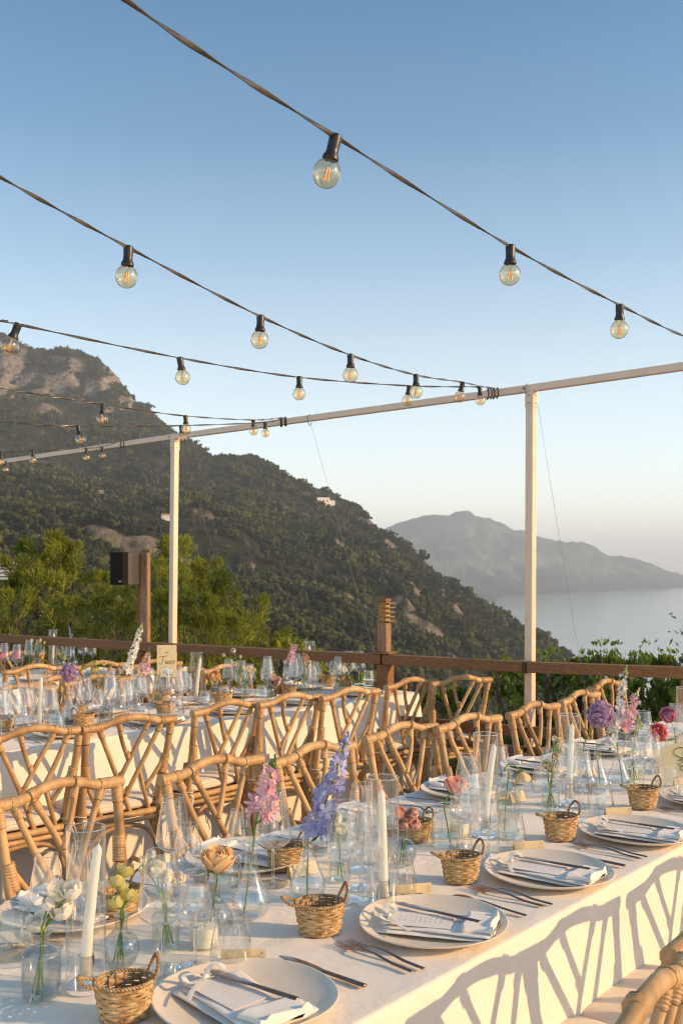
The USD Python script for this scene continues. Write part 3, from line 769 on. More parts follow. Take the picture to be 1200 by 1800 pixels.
# ------------------------------------------------------------------ shrubs and hedge beyond the railing
WILLOW = leaf_look('weeping_leaf', (0.085, 0.115, 0.012), (0.46, 0.45, 0.06), 0.42, 1.3)
HEDGE = leaf_look('hedge_leaf', (0.035, 0.070, 0.010), (0.24, 0.31, 0.045), 0.40, 1.6)
SHOOT = leaf_look('shoot_leaf', (0.10, 0.17, 0.02), (0.25, 0.32, 0.05), 0.4, 1.6)


def leaves(p, d, L, W, r):
    """A pointed leaf at each p along d: four corners, two faces, slightly folded."""
    d = d / (np.linalg.norm(d, axis=1, keepdims=True) + 1e-9)
    s = np.cross(d, r.normal(size=d.shape))
    s /= np.linalg.norm(s, axis=1, keepdims=True) + 1e-9
    nrm = np.cross(d, s)
    L, W = L[:, None], W[:, None]
    q = np.stack([p, p + d * L * 0.45 + s * W * 0.5, p + d * L + nrm * L * 0.10, p + d * L * 0.45 - s * W * 0.5], 1).reshape(-1, 3)
    i = np.arange(len(p)) * 4
    return q, np.vstack([np.stack([i, i + 1, i + 2], 1), np.stack([i, i + 2, i + 3], 1)])


def plume_shrub(name, label, plumes, base, look, n, L, W, seed, droop=1.0, group=None, trunk=True):
    """plumes: (u of the tip, v of the tip, distance, width in metres)."""
    r = np.random.default_rng(seed)
    P, Dr, T = [], [], []
    for u, v, y, w in plumes:
        top = far(u, v, y)
        h = top[2] - base
        root = np.array([top[0], top[1], base])
        sway = r.normal(size=3) * [0.06, 0.06, 0]
        k = int(n * w * h)
        sprays = max(10, int(20 * w * h))
        sh = r.uniform(0.08, 1.0, sprays) ** 0.7
        sa = r.uniform(0, 2 * np.pi, sprays)
        sr = 0.5 * w * np.sqrt(np.clip(1.02 - sh ** 3, 0.015, 1)) * r.uniform(0.45, 1.05, sprays)
        c = r.integers(0, sprays, k)
        t = r.uniform(0, 1, k)
        org = np.stack([np.cos(sa) * sr, np.sin(sa) * sr, sh * h], 1)[c]
        out = np.stack([np.cos(sa), np.sin(sa), 0 * sa], 1)[c]
        hang = r.uniform(0.20, 0.60, sprays)[c][:, None] * t[:, None]
        up = (sh[c] > 0.86)[:, None]
        q = org + out * 0.10 * np.sin(t[:, None] * 1.6) + np.where(up, [[0, 0, 0.5]], [[0, 0, -droop]]) * hang + r.normal(size=(k, 3)) * 0.022
        q[:, 2] = np.minimum(q[:, 2], h * r.uniform(0.97, 1.0, k))
        P.append(root + sway + q)
        Dr.append(out * 0.55 + np.where(up, [[0, 0, 0.9]], [[0, 0, -0.8 * droop]]) + r.normal(size=(k, 3)) * 0.45)
        T.append(tube([root, root + [0.03, 0.02, h * 0.5] + sway, root + [0, 0, h * 0.93] + sway], [0.03, 0.018, 0.004], 5))
        for b in range(6):
            z = r.uniform(0.25, 0.8) * h
            a = r.uniform(0, 6.28)
            T.append(tube([root + [0, 0, z] + sway * 0.7, root + sway + [0.3 * w * math.cos(a), 0.3 * w * math.sin(a), z + 0.12 * h]], [0.010, 0.003], 4))
    P, Dr = np.vstack(P), np.vstack(Dr)
    t = thing(name, label, 'shrub' if 'shrub' in name else 'plant', group=group)
    part(t, 'branches', join(T), BARK)
    part(t, 'foliage', leaves(P, Dr, r.uniform(0.6, 1.3, len(P)) * L, r.uniform(0.7, 1.3, len(P)) * W, r), look, False)
    return t


plume_shrub('weeping_shrub', 'bright green weeping shrub at the left frame edge behind the railing', [(-70, 985, 11, 1.0), (-20, 1000, 11, 0.8), (12, 1010, 10.6, 0.6), (38, 978, 10.6, 0.45), (22, 1040, 9.6, 0.7), (-30, 1050, 9.6, 0.8)], -2.2, WILLOW, 1350, 0.085, 0.013, 11)
plume_shrub('weeping_shrub', 'tall light green weeping shrub left of the loudspeaker, with pointed tips', [(62, 950, 11.2, 0.5), (84, 962, 10.8, 0.5), (102, 938, 11.2, 0.42), (122, 955, 11, 0.5), (136, 948, 11.4, 0.35), (70, 1010, 10, 0.8), (110, 1020, 9.8, 0.8)], -2.2, WILLOW, 1500, 0.085, 0.013, 12)
plume_shrub('weeping_shrub', 'olive green bushy shrub just behind the loudspeaker', [(160, 1008, 11.4, 0.8), (188, 1003, 12, 0.7), (210, 1030, 11, 0.9), (175, 1050, 10, 0.9), (225, 1065, 10, 0.8), (248, 1040, 11.4, 0.7)], -2.2, WILLOW, 1250, 0.07, 0.013, 13)
plume_shrub('weeping_shrub', 'tall light green weeping shrub around the left white pole', [(276, 985, 10.6, 0.5), (296, 965, 11, 0.45), (323, 948, 11.2, 0.4), (318, 1000, 10, 0.7), (346, 985, 11, 0.45), (362, 1002, 10.8, 0.5), (285, 1045, 9.6, 0.8), (345, 1050, 9.4, 0.8)], -2.2, WILLOW, 1500, 0.085, 0.013, 14)
plume_shrub('weeping_shrub', 'lower light green shrub right of the left white pole, sloping down to the right', [(382, 1012, 10.6, 0.5), (402, 1024, 10.8, 0.55), (422, 1045, 10.4, 0.6), (446, 1075, 10.2, 0.6), (400, 1080, 9.4, 0.9), (470, 1108, 10, 0.6), (500, 1128, 9.8, 0.6), (535, 1150, 9.6, 0.6)], -2.2, WILLOW, 1450, 0.08, 0.013, 15)
plume_shrub('weeping_shrub', 'sparse yellowish shrub tips rising below the railing near the middle', [(520, 1128, 9.4, 0.35), (556, 1150, 9.2, 0.5), (600, 1168, 9.2, 0.6), (640, 1185, 9.0, 0.7)], -1.6, WILLOW, 900, 0.06, 0.02, 16)
HROW = [('dark leafy hedge bush behind the railing just left of the right white pole', [(700, 1235, 8.4, 0.6), (745, 1232, 8.6, 0.6), (790, 1222, 8.6, 0.7), (835, 1212, 8.4, 0.6), (876, 1196, 8.2, 0.55)]),
        ('dark leafy hedge bush behind the railing just right of the right white pole', [(905, 1168, 7.8, 0.5), (940, 1160, 8.0, 0.6), (975, 1162, 7.8, 0.6), (920, 1205, 7.2, 0.6), (1000, 1166, 8, 0.6)]),
        ('leafy hedge bush behind the railing above the pink flowers', [(1035, 1160, 7.8, 0.6), (1070, 1164, 7.8, 0.7), (1110, 1160, 7.6, 0.7), (1060, 1200, 7.1, 0.7)]),
        ('leafy hedge bush behind the railing at the right frame edge', [(1150, 1162, 7.6, 0.6), (1190, 1158, 7.6, 0.6), (1230, 1160, 7.6, 0.8), (1160, 1200, 7.0, 0.7), (1215, 1205, 7.0, 0.7)])]
for k, (lab, pl) in enumerate(HROW):
    plume_shrub('hedge_shrub', lab, pl, -1.4, HEDGE, 1500, 0.055, 0.026, 30 + k, 0.35)
plume_shrub('leafy_plant', 'light green leafy shoots standing above the railing right of the white pole', [(888, 1160, 7.6, 0.10), (962, 1146, 7.6, 0.13), (980, 1150, 7.7, 0.12), (996, 1148, 7.6, 0.14), (1014, 1127, 7.6, 0.10), (1026, 1148, 7.6, 0.13)], 0.25, SHOOT, 1250, 0.05, 0.020, 41, 0.3)
plume_shrub('leafy_plant', 'light green leafy shoots standing above the railing near the right edge', [(1072, 1148, 7.5, 0.13), (1092, 1150, 7.5, 0.12), (1110, 1131, 7.5, 0.10), (1122, 1150, 7.5, 0.13), (1166, 1150, 7.4, 0.14), (1186, 1146, 7.4, 0.13)], 0.25, SHOOT, 1250, 0.05, 0.020, 42, 0.3)
# branch of a tree whose trunk stands outside the frame
tt = thing('leafy_tree', 'dark leaves of a tree reaching in at the right edge above the railing', 'tree')
c = far(1262, 1108, 6.6)
part(tt, 'trunk', tube([[c[0] + 0.35, c[1] + 0.5, -1.5], [c[0] + 0.3, c[1] + 0.4, 0.6], [c[0] + 0.1, c[1] + 0.1, 1.1], c], [0.06, 0.05, 0.03, 0.01], 7), BARK)
r = np.random.default_rng(50)
k = 420
q = c + r.normal(size=(k, 3)) * [0.10, 0.15, 0.075]
part(tt, 'foliage', leaves(q, r.normal(size=(k, 3)) + [-0.6, 0, 0.1], r.uniform(0.03, 0.06, k), r.uniform(0.010, 0.018, k), r), HEDGE, False)
# white slatted balustrade of a neighbouring house
wf = thing('white_balustrade', 'white slatted balustrade of a neighbour house at the left edge', 'balustrade')
c = far(15, 1004, 26.0)
for k in range(5):
    part(wf, 'slat', beam(c + [-0.6, 0, 0.20 - 0.10 * k], c + [0.33, 0.0, 0.20 - 0.10 * k], 0.04, 0.065, 0.004), STUCCO, False)
for x in (-0.55, -0.25, 0.05, 0.31):
    part(wf, 'post', beam(c + [x, 0.045, -5.0], c + [x, 0.045, 0.27], 0.05, 0.05, 0.004), STUCCO, False)

# ------------------------------------------------------------------ tables under white cloths
class Table:
    def __init__(self, corner, ang, t0, t1, width):
        self.o, self.w, self.t0, self.t1 = np.array([corner[0], corner[1]]), width, t0, t1
        self.d = np.array([math.sin(ang), math.cos(ang)])
        self.n = np.array([-self.d[1], self.d[0]])

    def at(self, t, q, z=0.752):
        p = self.o + self.d * t + self.n * q
        return np.array([p[0], p[1], z])

    def inv(self, p):
        r = np.asarray(p)[:2] - self.o
        return r @ self.d, r @ self.n


T1 = Table(at(820, 1695, 0.75), math.radians(40.4), -1.45, 3.36, 1.0)
T2 = Table(at(737, 1217, 0.75), math.radians(43.0), -6.0, 0.0, 0.86)
T3 = Table(at(272, 1183, 0.75), math.radians(42.5), -3.6, 0.0, 0.86)


def cloth(T, label, seed, amp):
    r = np.random.default_rng(seed)
    L, W = T.t1 - T.t0, T.w
    nx, ny = int(L / 0.022), int(W / 0.022)
    a, b = np.linspace(0.010, L - 0.010, nx), np.linspace(0.010, W - 0.010, ny)
    X, Y = np.meshgrid(a, b, indexing='ij')
    p = np.stack([X, Y, 0 * X], -1)
    crease = sum(0.0045 * np.exp(-((X - c) / 0.016) ** 2) for c in np.arange(0.35, L, 0.62)) + sum(0.0035 * np.exp(-((Y - c) / 0.016) ** 2) for c in (W * 0.34, W * 0.67))
    zz = 0.7490 + 0.007 * (meshkit.fbm(p * 5 + seed, 4, seed) - 0.5) + crease * (0.5 + 0.8 * meshkit.noise(p * 3, seed + 4))
    rim = np.minimum(np.minimum(X, L - X), np.minimum(Y, W - Y))
    zz = 0.7495 + (zz - 0.7495) * np.clip(rim / 0.06, 0, 1)
    top = np.stack([X, Y, zz], -1).reshape(-1, 3)
    i, j = np.meshgrid(np.arange(nx - 1), np.arange(ny - 1), indexing='ij')
    f = tris(np.stack([i * ny + j, (i + 1) * ny + j, (i + 1) * ny + j + 1, i * ny + j + 1], -1).reshape(-1, 4))
    loop = [k * ny for k in range(nx)] + [(nx - 1) * ny + k for k in range(1, ny)] + [k * ny + ny - 1 for k in range(nx - 2, -1, -1)] + [k for k in range(ny - 2, 0, -1)]
    edge = top[loop]
    cen = np.array([L / 2, W / 2, 0])
    m = len(loop)
    out = np.zeros((m, 3))
    e = 1e-6
    out[:, 0] = np.where(edge[:, 0] < 0.010 + e, -1.0, np.where(edge[:, 0] > L - 0.010 - e, 1.0, 0))
    out[:, 1] = np.where(edge[:, 1] < 0.010 + e, -1.0, np.where(edge[:, 1] > W - 0.010 - e, 1.0, 0))
    corner = (np.abs(out).sum(1) > 1.5)
    out[corner] *= 0.75
    s = np.concatenate([[0], np.cumsum(np.linalg.norm(np.diff(edge, axis=0), axis=1))])
    ph = r.uniform(0, 6.28, 6)
    wave = sum(np.sin(s * w_ + q) * g for w_, q, g in zip((5.1, 8.7, 13.9, 21.0), ph, (0.45, 0.35, 0.25, 0.12)))
    wave = wave + 1.2 * (meshkit.fbm(np.stack([s * 2.2, 0 * s, 0 * s], 1) + seed, 3, seed + 9) - 0.5)
    rings = [edge]
    for off, z in ((0.0045, 0.7478), (0.0085, 0.7440), (0.010, 0.738)):
        rings.append(np.column_stack([edge[:, :2] + out[:, :2] * off, np.full(m, z)]))
    for q in np.linspace(0, 1, 26)[1:]:
        z = 0.738 - q * 0.70
        flare = 0.010 + 0.030 * q ** 1.2 + amp * wave * q ** 1.15 + 0.004 * (meshkit.fbm(np.stack([s * 6, np.full(m, z * 4), 0 * s], 1), 3, seed + 2) - 0.5)
        flare = np.where(corner, 0.010 + 0.10 * q, flare)
        rings.append(np.column_stack([edge[:, :2] + out[:, :2] * flare[:, None], np.full(m, z + (0.006 * wave * q if True else 0))]))
    sv, sf = rings_mesh(rings, caps=False)
    v, f = join([(top, f), (sv, sf[:, ::-1])])
    mesh = trimesh.Trimesh(v, f, process=True)
    M3 = np.array([[T.d[0], T.d[1], 0], [T.n[0], T.n[1], 0], [0, 0, 1.0]])
    o = T.at(T.t0, 0, 0.0)
    v = np.array(mesh.vertices) @ M3 + o
    single('tablecloth', (v, np.array(mesh.faces)), LINEN, label, 'tablecloth', smooth=True)
    lab = label.replace('white cloth draped over', 'wooden table hidden under the cloth of').replace(' at the left, by the railing', '')
    t = thing('table', lab, 'table', T.at((T.t0 + T.t1) / 2, W / 2, 0), math.atan2(T.d[1], T.d[0]))
    part(t, 'tabletop', box(0, 0, 0.727, L - 0.05, W - 0.05, 0.03, 0.003), WOOD, False)
    for x in (-1, 1):
        for y in (-1, 1):
            part(t, 'leg', beam([x * (L / 2 - 0.25), y * (W / 2 - 0.15), 0], [x * (L / 2 - 0.25), y * (W / 2 - 0.15), 0.711], 0.06, 0.06, 0.003, up=np.array([1.0, 0, 0])), WOOD, False)


cloth(T1, 'white cloth draped over the long front table nearest the viewer', 3, 0.012)
cloth(T2, 'white cloth draped over the long middle table', 4, 0.024)
cloth(T3, 'white cloth draped over the back table at the left, by the railing', 6, 0.022)

# ------------------------------------------------------------------ rattan chairs


def sleeve(p0, p1, r, turns):
    """Cane wound round a joint: a ridged sleeve."""
    n = turns * 3 + 1
    t = np.linspace(0, 1, n)[:, None]
    return tube(np.asarray(p0) + (np.asarray(p1) - np.asarray(p0)) * t, r + 0.0016 * np.sin(np.arange(n) * 2 * np.pi / 3 + 0.6), 9)


def make_chair(name, cane, bind, seed):
    k = kind_of(name)
    r = np.random.default_rng(seed)

    def pst(s, q):                       # a point of the back: s across from left to right, q down from the crest to the seat
        half = 0.215 - 0.022 * q
        return np.array([(2 * s - 1) * half, 0.075 * q, 0.855 - 0.405 * q])

    crest_c = np.array([[-0.232, 0, 0.852], [-0.19, 0, 0.853], [-0.13, 0, 0.858], [-0.07, -0.004, 0.876], [0, -0.006, 0.884], [0.07, -0.004, 0.876], [0.13, 0, 0.858], [0.19, 0, 0.853], [0.232, 0, 0.852]])
    crest = spline(crest_c, 40)
    part(k, 'crest_rail', tube(crest, 0.0162 + 0.0008 * np.sin(np.arange(40) * 0.9), 12), cane)

    def top(s):
        x = (2 * s - 1) * 0.215
        return np.array([x, 0.0, np.interp(x, crest[:, 0], crest[:, 2]) - 0.006])

    for sx in (-1, 1):
        s = 0.0 if sx < 0 else 1.0
        pts_ = [pst(s, 0.0) + [0, 0, 0.004], pst(s, 0.5), pst(s, 1.0), np.array([sx * 0.198, 0.055, 0.22]), np.array([sx * 0.207, 0.015, 0.0])]
        part(k, 'rear_leg', tube(spline(pts_, 26), 0.0155, 11), cane)
        side = [pst(s, 0.62) + [sx * 0.004, 0.030, 0], pst(s, 0.85) + [sx * 0.006, 0.034, 0], np.array([sx * 0.198, 0.098, 0.36]), np.array([sx * 0.198, 0.092, 0.20]), np.array([sx * 0.203, 0.06, 0.02])]
        part(k, 'side_pole', tube(spline(side, 20), 0.013, 9), cane)
        part(k, 'front_leg', tube(spline([[sx * 0.20, 0.400, 0.435], [sx * 0.203, 0.407, 0.22], [sx * 0.206, 0.415, 0.0]], 12), 0.0165, 10), cane)
        arch = [[sx * 0.205, 0.085, 0.10], [sx * 0.205, 0.10, 0.28], [sx * 0.204, 0.16, 0.375], [sx * 0.203, 0.27, 0.395], [sx * 0.203, 0.34, 0.375], [sx * 0.204, 0.388, 0.28], [sx * 0.205, 0.398, 0.10]]
        part(k, 'side_arch', tube(spline(arch, 30), 0.0105, 8), cane)
        part(k, 'side_stretcher', tube([[sx * 0.204, 0.05, 0.16], [sx * 0.204, 0.411, 0.16]], 0.011, 8), cane)
    for y0 in (0.070, 0.408):
        arch = [[-0.185, y0, 0.12], [-0.18, y0, 0.27], [-0.12, y0, 0.365], [0, y0, 0.39], [0.12, y0, 0.365], [0.18, y0, 0.27], [0.185, y0, 0.12]]
        part(k, 'rear_arch' if y0 < 0.1 else 'front_arch', tube(spline(arch, 30), 0.0105, 8), cane)
    part(k, 'front_stretcher', tube([[-0.2, 0.411, 0.20], [0.2, 0.411, 0.20]], 0.011, 8), cane)
    # the fan of poles in the back
    bars = [((0.14, 0), (0.62, 1.0), 0.0120), ((0.36, 0), (0.525, 0.40), 0.0105), ((0.73, 0), (0.42, 0.62), 0.0115), ((0.88, 0), (0.53, 0.80), 0.0120),
            ((0.67, 0.62 - 0.09), (0.86, 1.0), 0.0105), ((0.985, 0.42), (0.76, 0.77), 0.0110), ((0.015, 0.55), (0.24, 1.0), 0.0110)]
    for (s0, q0), (s1, q1), rad in bars:
        a = top(s0) if q0 == 0 else pst(s0, q0)
        b = pst(s1, q1)
        w = r.normal(size=3) * [0.003, 0.001, 0.002]
        off = np.array([0, 0.006 if s0 < 0.5 else -0.004, 0])
        part(k, 'back_pole', tube(spline([a + off * 0.3, (a + b) / 2 + w + off, b + off], 12), rad * 0.92, 9), cane)
    # windings
    for sx in (-1, 1):
        s = 0.0 if sx < 0 else 1.0
        part(k, 'binding', sleeve([sx * 0.236, 0, 0.852], [sx * 0.165, 0, 0.8545], 0.0188, 9), bind)
        part(k, 'binding', sleeve(pst(s, 0.045), pst(s, 0.16), 0.0182, 7), bind)
        part(k, 'binding', sleeve(pst(s + (0.012 if sx < 0 else -0.012), 0.40), pst(s + (0.03 if sx < 0 else -0.03), 0.60), 0.0205, 9), bind)
        part(k, 'binding', sleeve(pst(s, 0.93), np.array([sx * 0.195, 0.08, 0.41]), 0.0195, 6), bind)
        part(k, 'binding', sleeve([sx * 0.20, 0.401, 0.44], [sx * 0.2, 0.403, 0.385], 0.0185, 5), bind)
    for (s0, q0), (s1, q1), rad in bars:
        a = top(s0) if q0 == 0 else pst(s0, q0)
        b = pst(s1, q1)
        e = unit(b - a)
        L = np.linalg.norm(b - a)
        if q0 == 0:
            part(k, 'binding', sleeve(a + e * 0.016, a + e * 0.045, rad + 0.0018, 4), bind)
            x = a[0]
            part(k, 'binding', sleeve([x - 0.010, 0, np.interp(x - 0.01, crest[:, 0], crest[:, 2])], [x + 0.010, 0, np.interp(x + 0.01, crest[:, 0], crest[:, 2])], 0.0190, 3), bind)
        if q1 < 1.0:
            part(k, 'binding', sleeve(b - e * 0.036, b - e * 0.004, rad + 0.002, 4), bind)
    # seat
    seat = np.array([[-0.195, 0.08], [0.195, 0.08], [0.205, 0.25], [0.20, 0.38], [0.12, 0.417], [-0.12, 0.417], [-0.20, 0.38], [-0.205, 0.25]])
    loop = spline(np.column_stack([np.vstack([seat, seat[:1]]), np.full(9, 0.438)]), 48)[:-1]
    part(k, 'seat_frame', tube(loop, 0.0150, 9, closed=True), cane)
    part(k, 'seat_frame', tube(loop * [1, 1, 1] - [0, 0, 0.030], 0.0110, 8, closed=True), cane)
    part(k, 'seat_panel', box(0, 0.248, 0.436, 0.37, 0.32, 0.008, 0.001), cane, False)
    # cushion with ties
    n = 44
    aa = np.arange(n) * 2 * np.pi / n
    sq = np.sign(np.cos(aa)) * np.abs(np.cos(aa)) ** 0.32, np.sign(np.sin(aa)) * np.abs(np.sin(aa)) ** 0.32
    rings = []
    for sc_, z in ((0.02, 0.506), (0.5, 0.507), (0.80, 0.504), (0.93, 0.497), (0.99, 0.486), (1.0, 0.476), (0.99, 0.466), (0.94, 0.456), (0.8, 0.4535), (0.02, 0.4535)):
        rings.append(np.stack([sq[0] * 0.206 * sc_, 0.252 + sq[1] * 0.178 * sc_, z + 0.004 * (meshkit.fbm(np.stack([sq[0] * 3 * sc_ + seed, sq[1] * 3 * sc_, 0 * aa], 1), 3) - 0.5)], 1))
    cu = part(k, 'cushion', (lambda m: (m[0], m[1][:, ::-1]))(rings_mesh(rings)), CUSHION)
    part(cu, 'piping', tube(np.stack([sq[0] * 0.2045, 0.252 + sq[1] * 0.1765, np.full(n, 0.487)], 1), 0.0028, 5, closed=True), CUSHION)
    for sx in (-1, 1):
        tie = spline([[sx * 0.17, 0.10, 0.47], [sx * 0.19, 0.045, 0.468], [sx * 0.222, 0.062, 0.47], [sx * 0.214, 0.10, 0.465], [sx * 0.19, 0.045, 0.452], [sx * 0.205, 0.032, 0.41], [sx * 0.212, 0.03, 0.35], [sx * 0.206, 0.034, 0.30]], 30)
        tie2 = spline([[sx * 0.195, 0.043, 0.455], [sx * 0.21, 0.028, 0.43], [sx * 0.222, 0.028, 0.37], [sx * 0.218, 0.03, 0.335]], 14)
        part(cu, 'tie', join([tube(tie, 0.0032, 5), tube(tie2, 0.0032, 5), ball([sx * 0.205, 0.040, 0.452], 0.008, 1)]), CORD)
    return k


CHAIRS = [make_chair('rattan_chair', CANE[0], BIND[0], 1), make_chair('rattan_chair', CANE[1], BIND[1], 2), make_chair('rattan_chair', CANE[0], BIND[1], 3)]
crng = np.random.default_rng(12)
CHAIR_AT = []


def chair(u, v, T, side, label, group, yaw=0.0, kind=None, loc=None):
    """side = 1: the sitter looks along T.n (near side); -1: the other way."""
    p = at(u, v, 0.902) if loc is None else loc
    y = T.n * side
    rz = math.atan2(y[1], y[0]) - math.pi / 2 + yaw + crng.normal() * 0.035
    CHAIR_AT.append((p[0], p[1]))
    place(CHAIRS[int(crng.integers(3)) if kind is None else kind], 'rattan_chair', label, 'chair', (p[0], p[1], 0), rz, group)


G1, G1b, G2, G2b, G3 = 'chairs across the front table', 'chairs on the near side of the front table', 'chairs with their backs to the viewer at the middle table', 'chairs across the middle table', 'chairs at the back table'
for u, v, yw, lab in ((105, 1367, 0.04, 'rattan chair at the left edge, facing us across the front table behind the leftmost candle'), (375, 1327, 0.0, 'rattan chair facing us behind the peach rose and the pink stock flower'),
                      (553, 1303, 0.03, 'rattan chair facing us behind the tall blue delphinium'), (706, 1268, 0.0, 'rattan chair facing us behind the candle in the middle of the front table'), (824, 1253, -0.03, 'rattan chair facing us behind the candle right of the pink rose'),
                      (938, 1232, 0.0, 'rattan chair facing us in front of the right white pole'), (1019, 1212, 0.02, 'rattan chair facing us left of the purple allium, seventh along the front table'), (1066, 1192, 0.0, 'rattan chair facing us farthest to the right, behind the allium head')):
    chair(u, v, T1, -1, lab, G1, yw)
for u, v, yw, lab in ((58, 1273, 0.03, 'rattan chair seen from behind at the left edge, its back crossing the middle table'), (229, 1254, -0.03, 'rattan chair seen from behind, second from the left at the middle table'), (401, 1228, 0.0, 'rattan chair seen from behind, third from the left at the middle table'),
                      (511, 1216, 0.0, 'rattan chair seen from behind above the blue delphinium, fourth at the middle table'), (616, 1206, 0.02, 'rattan chair seen from behind left of the table corner, fifth at the middle table'), (722, 1189, 0.0, 'rattan chair seen from behind at the right corner of the middle table'),
                      (811, 1185, -0.22, 'rattan chair standing alone beyond the right end of the middle table')):
    chair(u, v, T2, 1, lab, G2, yw)
for u, v, lab in ((34, 1200, 'rattan chair across the middle table at the left edge, facing us'), (104, 1186, 'rattan chair across the middle table behind the purple allium'), (172, 1184, 'rattan chair across the middle table behind the yellow flowers'),
                  (262, 1178, 'rattan chair across the middle table behind the pink stock'), (332, 1171, 'rattan chair across the middle table just right of the number card'), (397, 1166, 'rattan chair across the middle table behind the pale green flowers, last on the right')):
    chair(u, v, T2, -1, lab, G2b)
for u, v, side, lab in ((62, 1166, 1, 'rattan chair with its back to us at the back table, left of the blue flowers'), (175, 1160, 1, 'rattan chair with its back to us at the back table, behind the white delphinium'), (272, 1158, -1, 'rattan chair by the speaker post at the end of the back table'),
                        (30, 1143, -1, 'rattan chair across the back table behind the red rose')):
    chair(u, v, T3, side, lab, G3)
# near side of the front table: mostly outside the frame, but their shadows fall on the cloth
for k, t in enumerate((-0.78, -0.185, 0.27, 0.68, 1.21, 1.75, 2.3)):
    labs = ['near side rattan chair beside the nearest plate, outside the frame but casting its shadow', 'rattan chair in the bottom right corner, its crest close to the viewer', 'near side rattan chair whose pale cushion meets the cloth right of the corner chair',
            'near side rattan chair whose cushion shows at the right edge', 'near side rattan chair off the right edge casting the right hand shadow', 'near side rattan chair off the right edge, sixth along the front table', 'near side rattan chair off the right edge at the far end of the front table']
    chair(0, 0, T1, 1, labs[k], G1b, loc=T1.at(t, -0.454 if k == 1 else -0.395, 0), yaw=(0.0, 0.04, 0.0, 0.05, 0, 0, 0)[k], kind=k % 3)

# ------------------------------------------------------------------ table ware
gk = {}


def glass_kind(key, name, bowl, stem, foot, water=None):
    k = gk[key] = kind_of(name)
    b = part(k, 'bowl', lathe(smooth_profile(bowl, 30), 28), GLASS)
    part(b, 'rim', torus(bowl[-1][0], 0.0007, bowl[-1][1], 30, 5), SOLID)
    if stem:
        part(k, 'stem', lathe(smooth_profile([(0.0085, 0.003), (0.0042, 0.012), (0.0034, stem * 0.5), (0.0036, stem - 0.008), (0.0065, stem + 0.001)], 16), 10, caps=True), SOLID)
        part(k, 'foot', lathe([(0.0001, 0.0012), (foot, 0.0012), (foot, 0.0022), (foot * 0.8, 0.003), (0.009, 0.0045), (0.0001, 0.005)], 28), GLASS)
    if water:
        r_, z_ = water
        prof = [p for p in smooth_profile(bowl, 40) if p[1] < z_]
        prof = [(max(p[0] - 0.0012, 0.0001), p[1] + 0.001) for p in prof] + [(r_ - 0.0012, z_), (0.0001, z_)]
        part(k, 'water', lathe(prof, 26), WATER)


glass_kind('W', 'wine_glass', [(0.0035, 0.088), (0.018, 0.0915), (0.036, 0.102), (0.0445, 0.114), (0.0445, 0.126), (0.0400, 0.155), (0.0330, 0.195), (0.0275, 0.229)], 0.088, 0.038)
glass_kind('w', 'wine_glass', [(0.0032, 0.078), (0.014, 0.081), (0.028, 0.092), (0.0345, 0.104), (0.0345, 0.115), (0.0300, 0.145), (0.0250, 0.170), (0.0225, 0.190)], 0.078, 0.034)
glass_kind('t', 'tumbler', [(0.0001, 0.0015), (0.034, 0.0018), (0.0395, 0.010), (0.0420, 0.024), (0.0405, 0.042), (0.0360, 0.068), (0.0318, 0.088), (0.0300, 0.102)], None, None, (0.0405, 0.042))
ck = gk['C'] = kind_of('glass_cylinder')
b = part(ck, 'wall', lathe([(0.0001, 0.010), (0.0345, 0.010), (0.0362, 0.012), (0.0362, 0.300)], 36), GLASS, 40)
part(b, 'rim', torus(0.0362, 0.0011, 0.300, 36, 6), SOLID)
part(ck, 'base', lathe([(0.0001, 0.0), (0.0355, 0.0), (0.0362, 0.002), (0.0362, 0.009), (0.0001, 0.009)], 36), SOLID, 40)
part(ck, 'candle_cup', lathe([(0.0001, 0.0115), (0.0150, 0.0115), (0.0150, 0.062), (0.0130, 0.062), (0.0125, 0.022), (0.0001, 0.022)], 20), SOLID, 40)
vk = gk['V'] = kind_of('votive_holder')
b = part(vk, 'glass', lathe([(0.0001, 0.001), (0.028, 0.001), (0.0300, 0.006), (0.0300, 0.068)], 26), BOTTLE, 40)
part(b, 'rim', torus(0.0300, 0.0010, 0.068, 28, 5), SOLID)
part(vk, 'candle_wax', lathe([(0.0001, 0.004), (0.0270, 0.004), (0.0270, 0.042), (0.020, 0.041), (0.0001, 0.040)], 24), WAX, 40)
part(vk, 'wick', tube([[0, 0, 0.040], [0.001, 0, 0.050]], 0.0009, 5), INK)

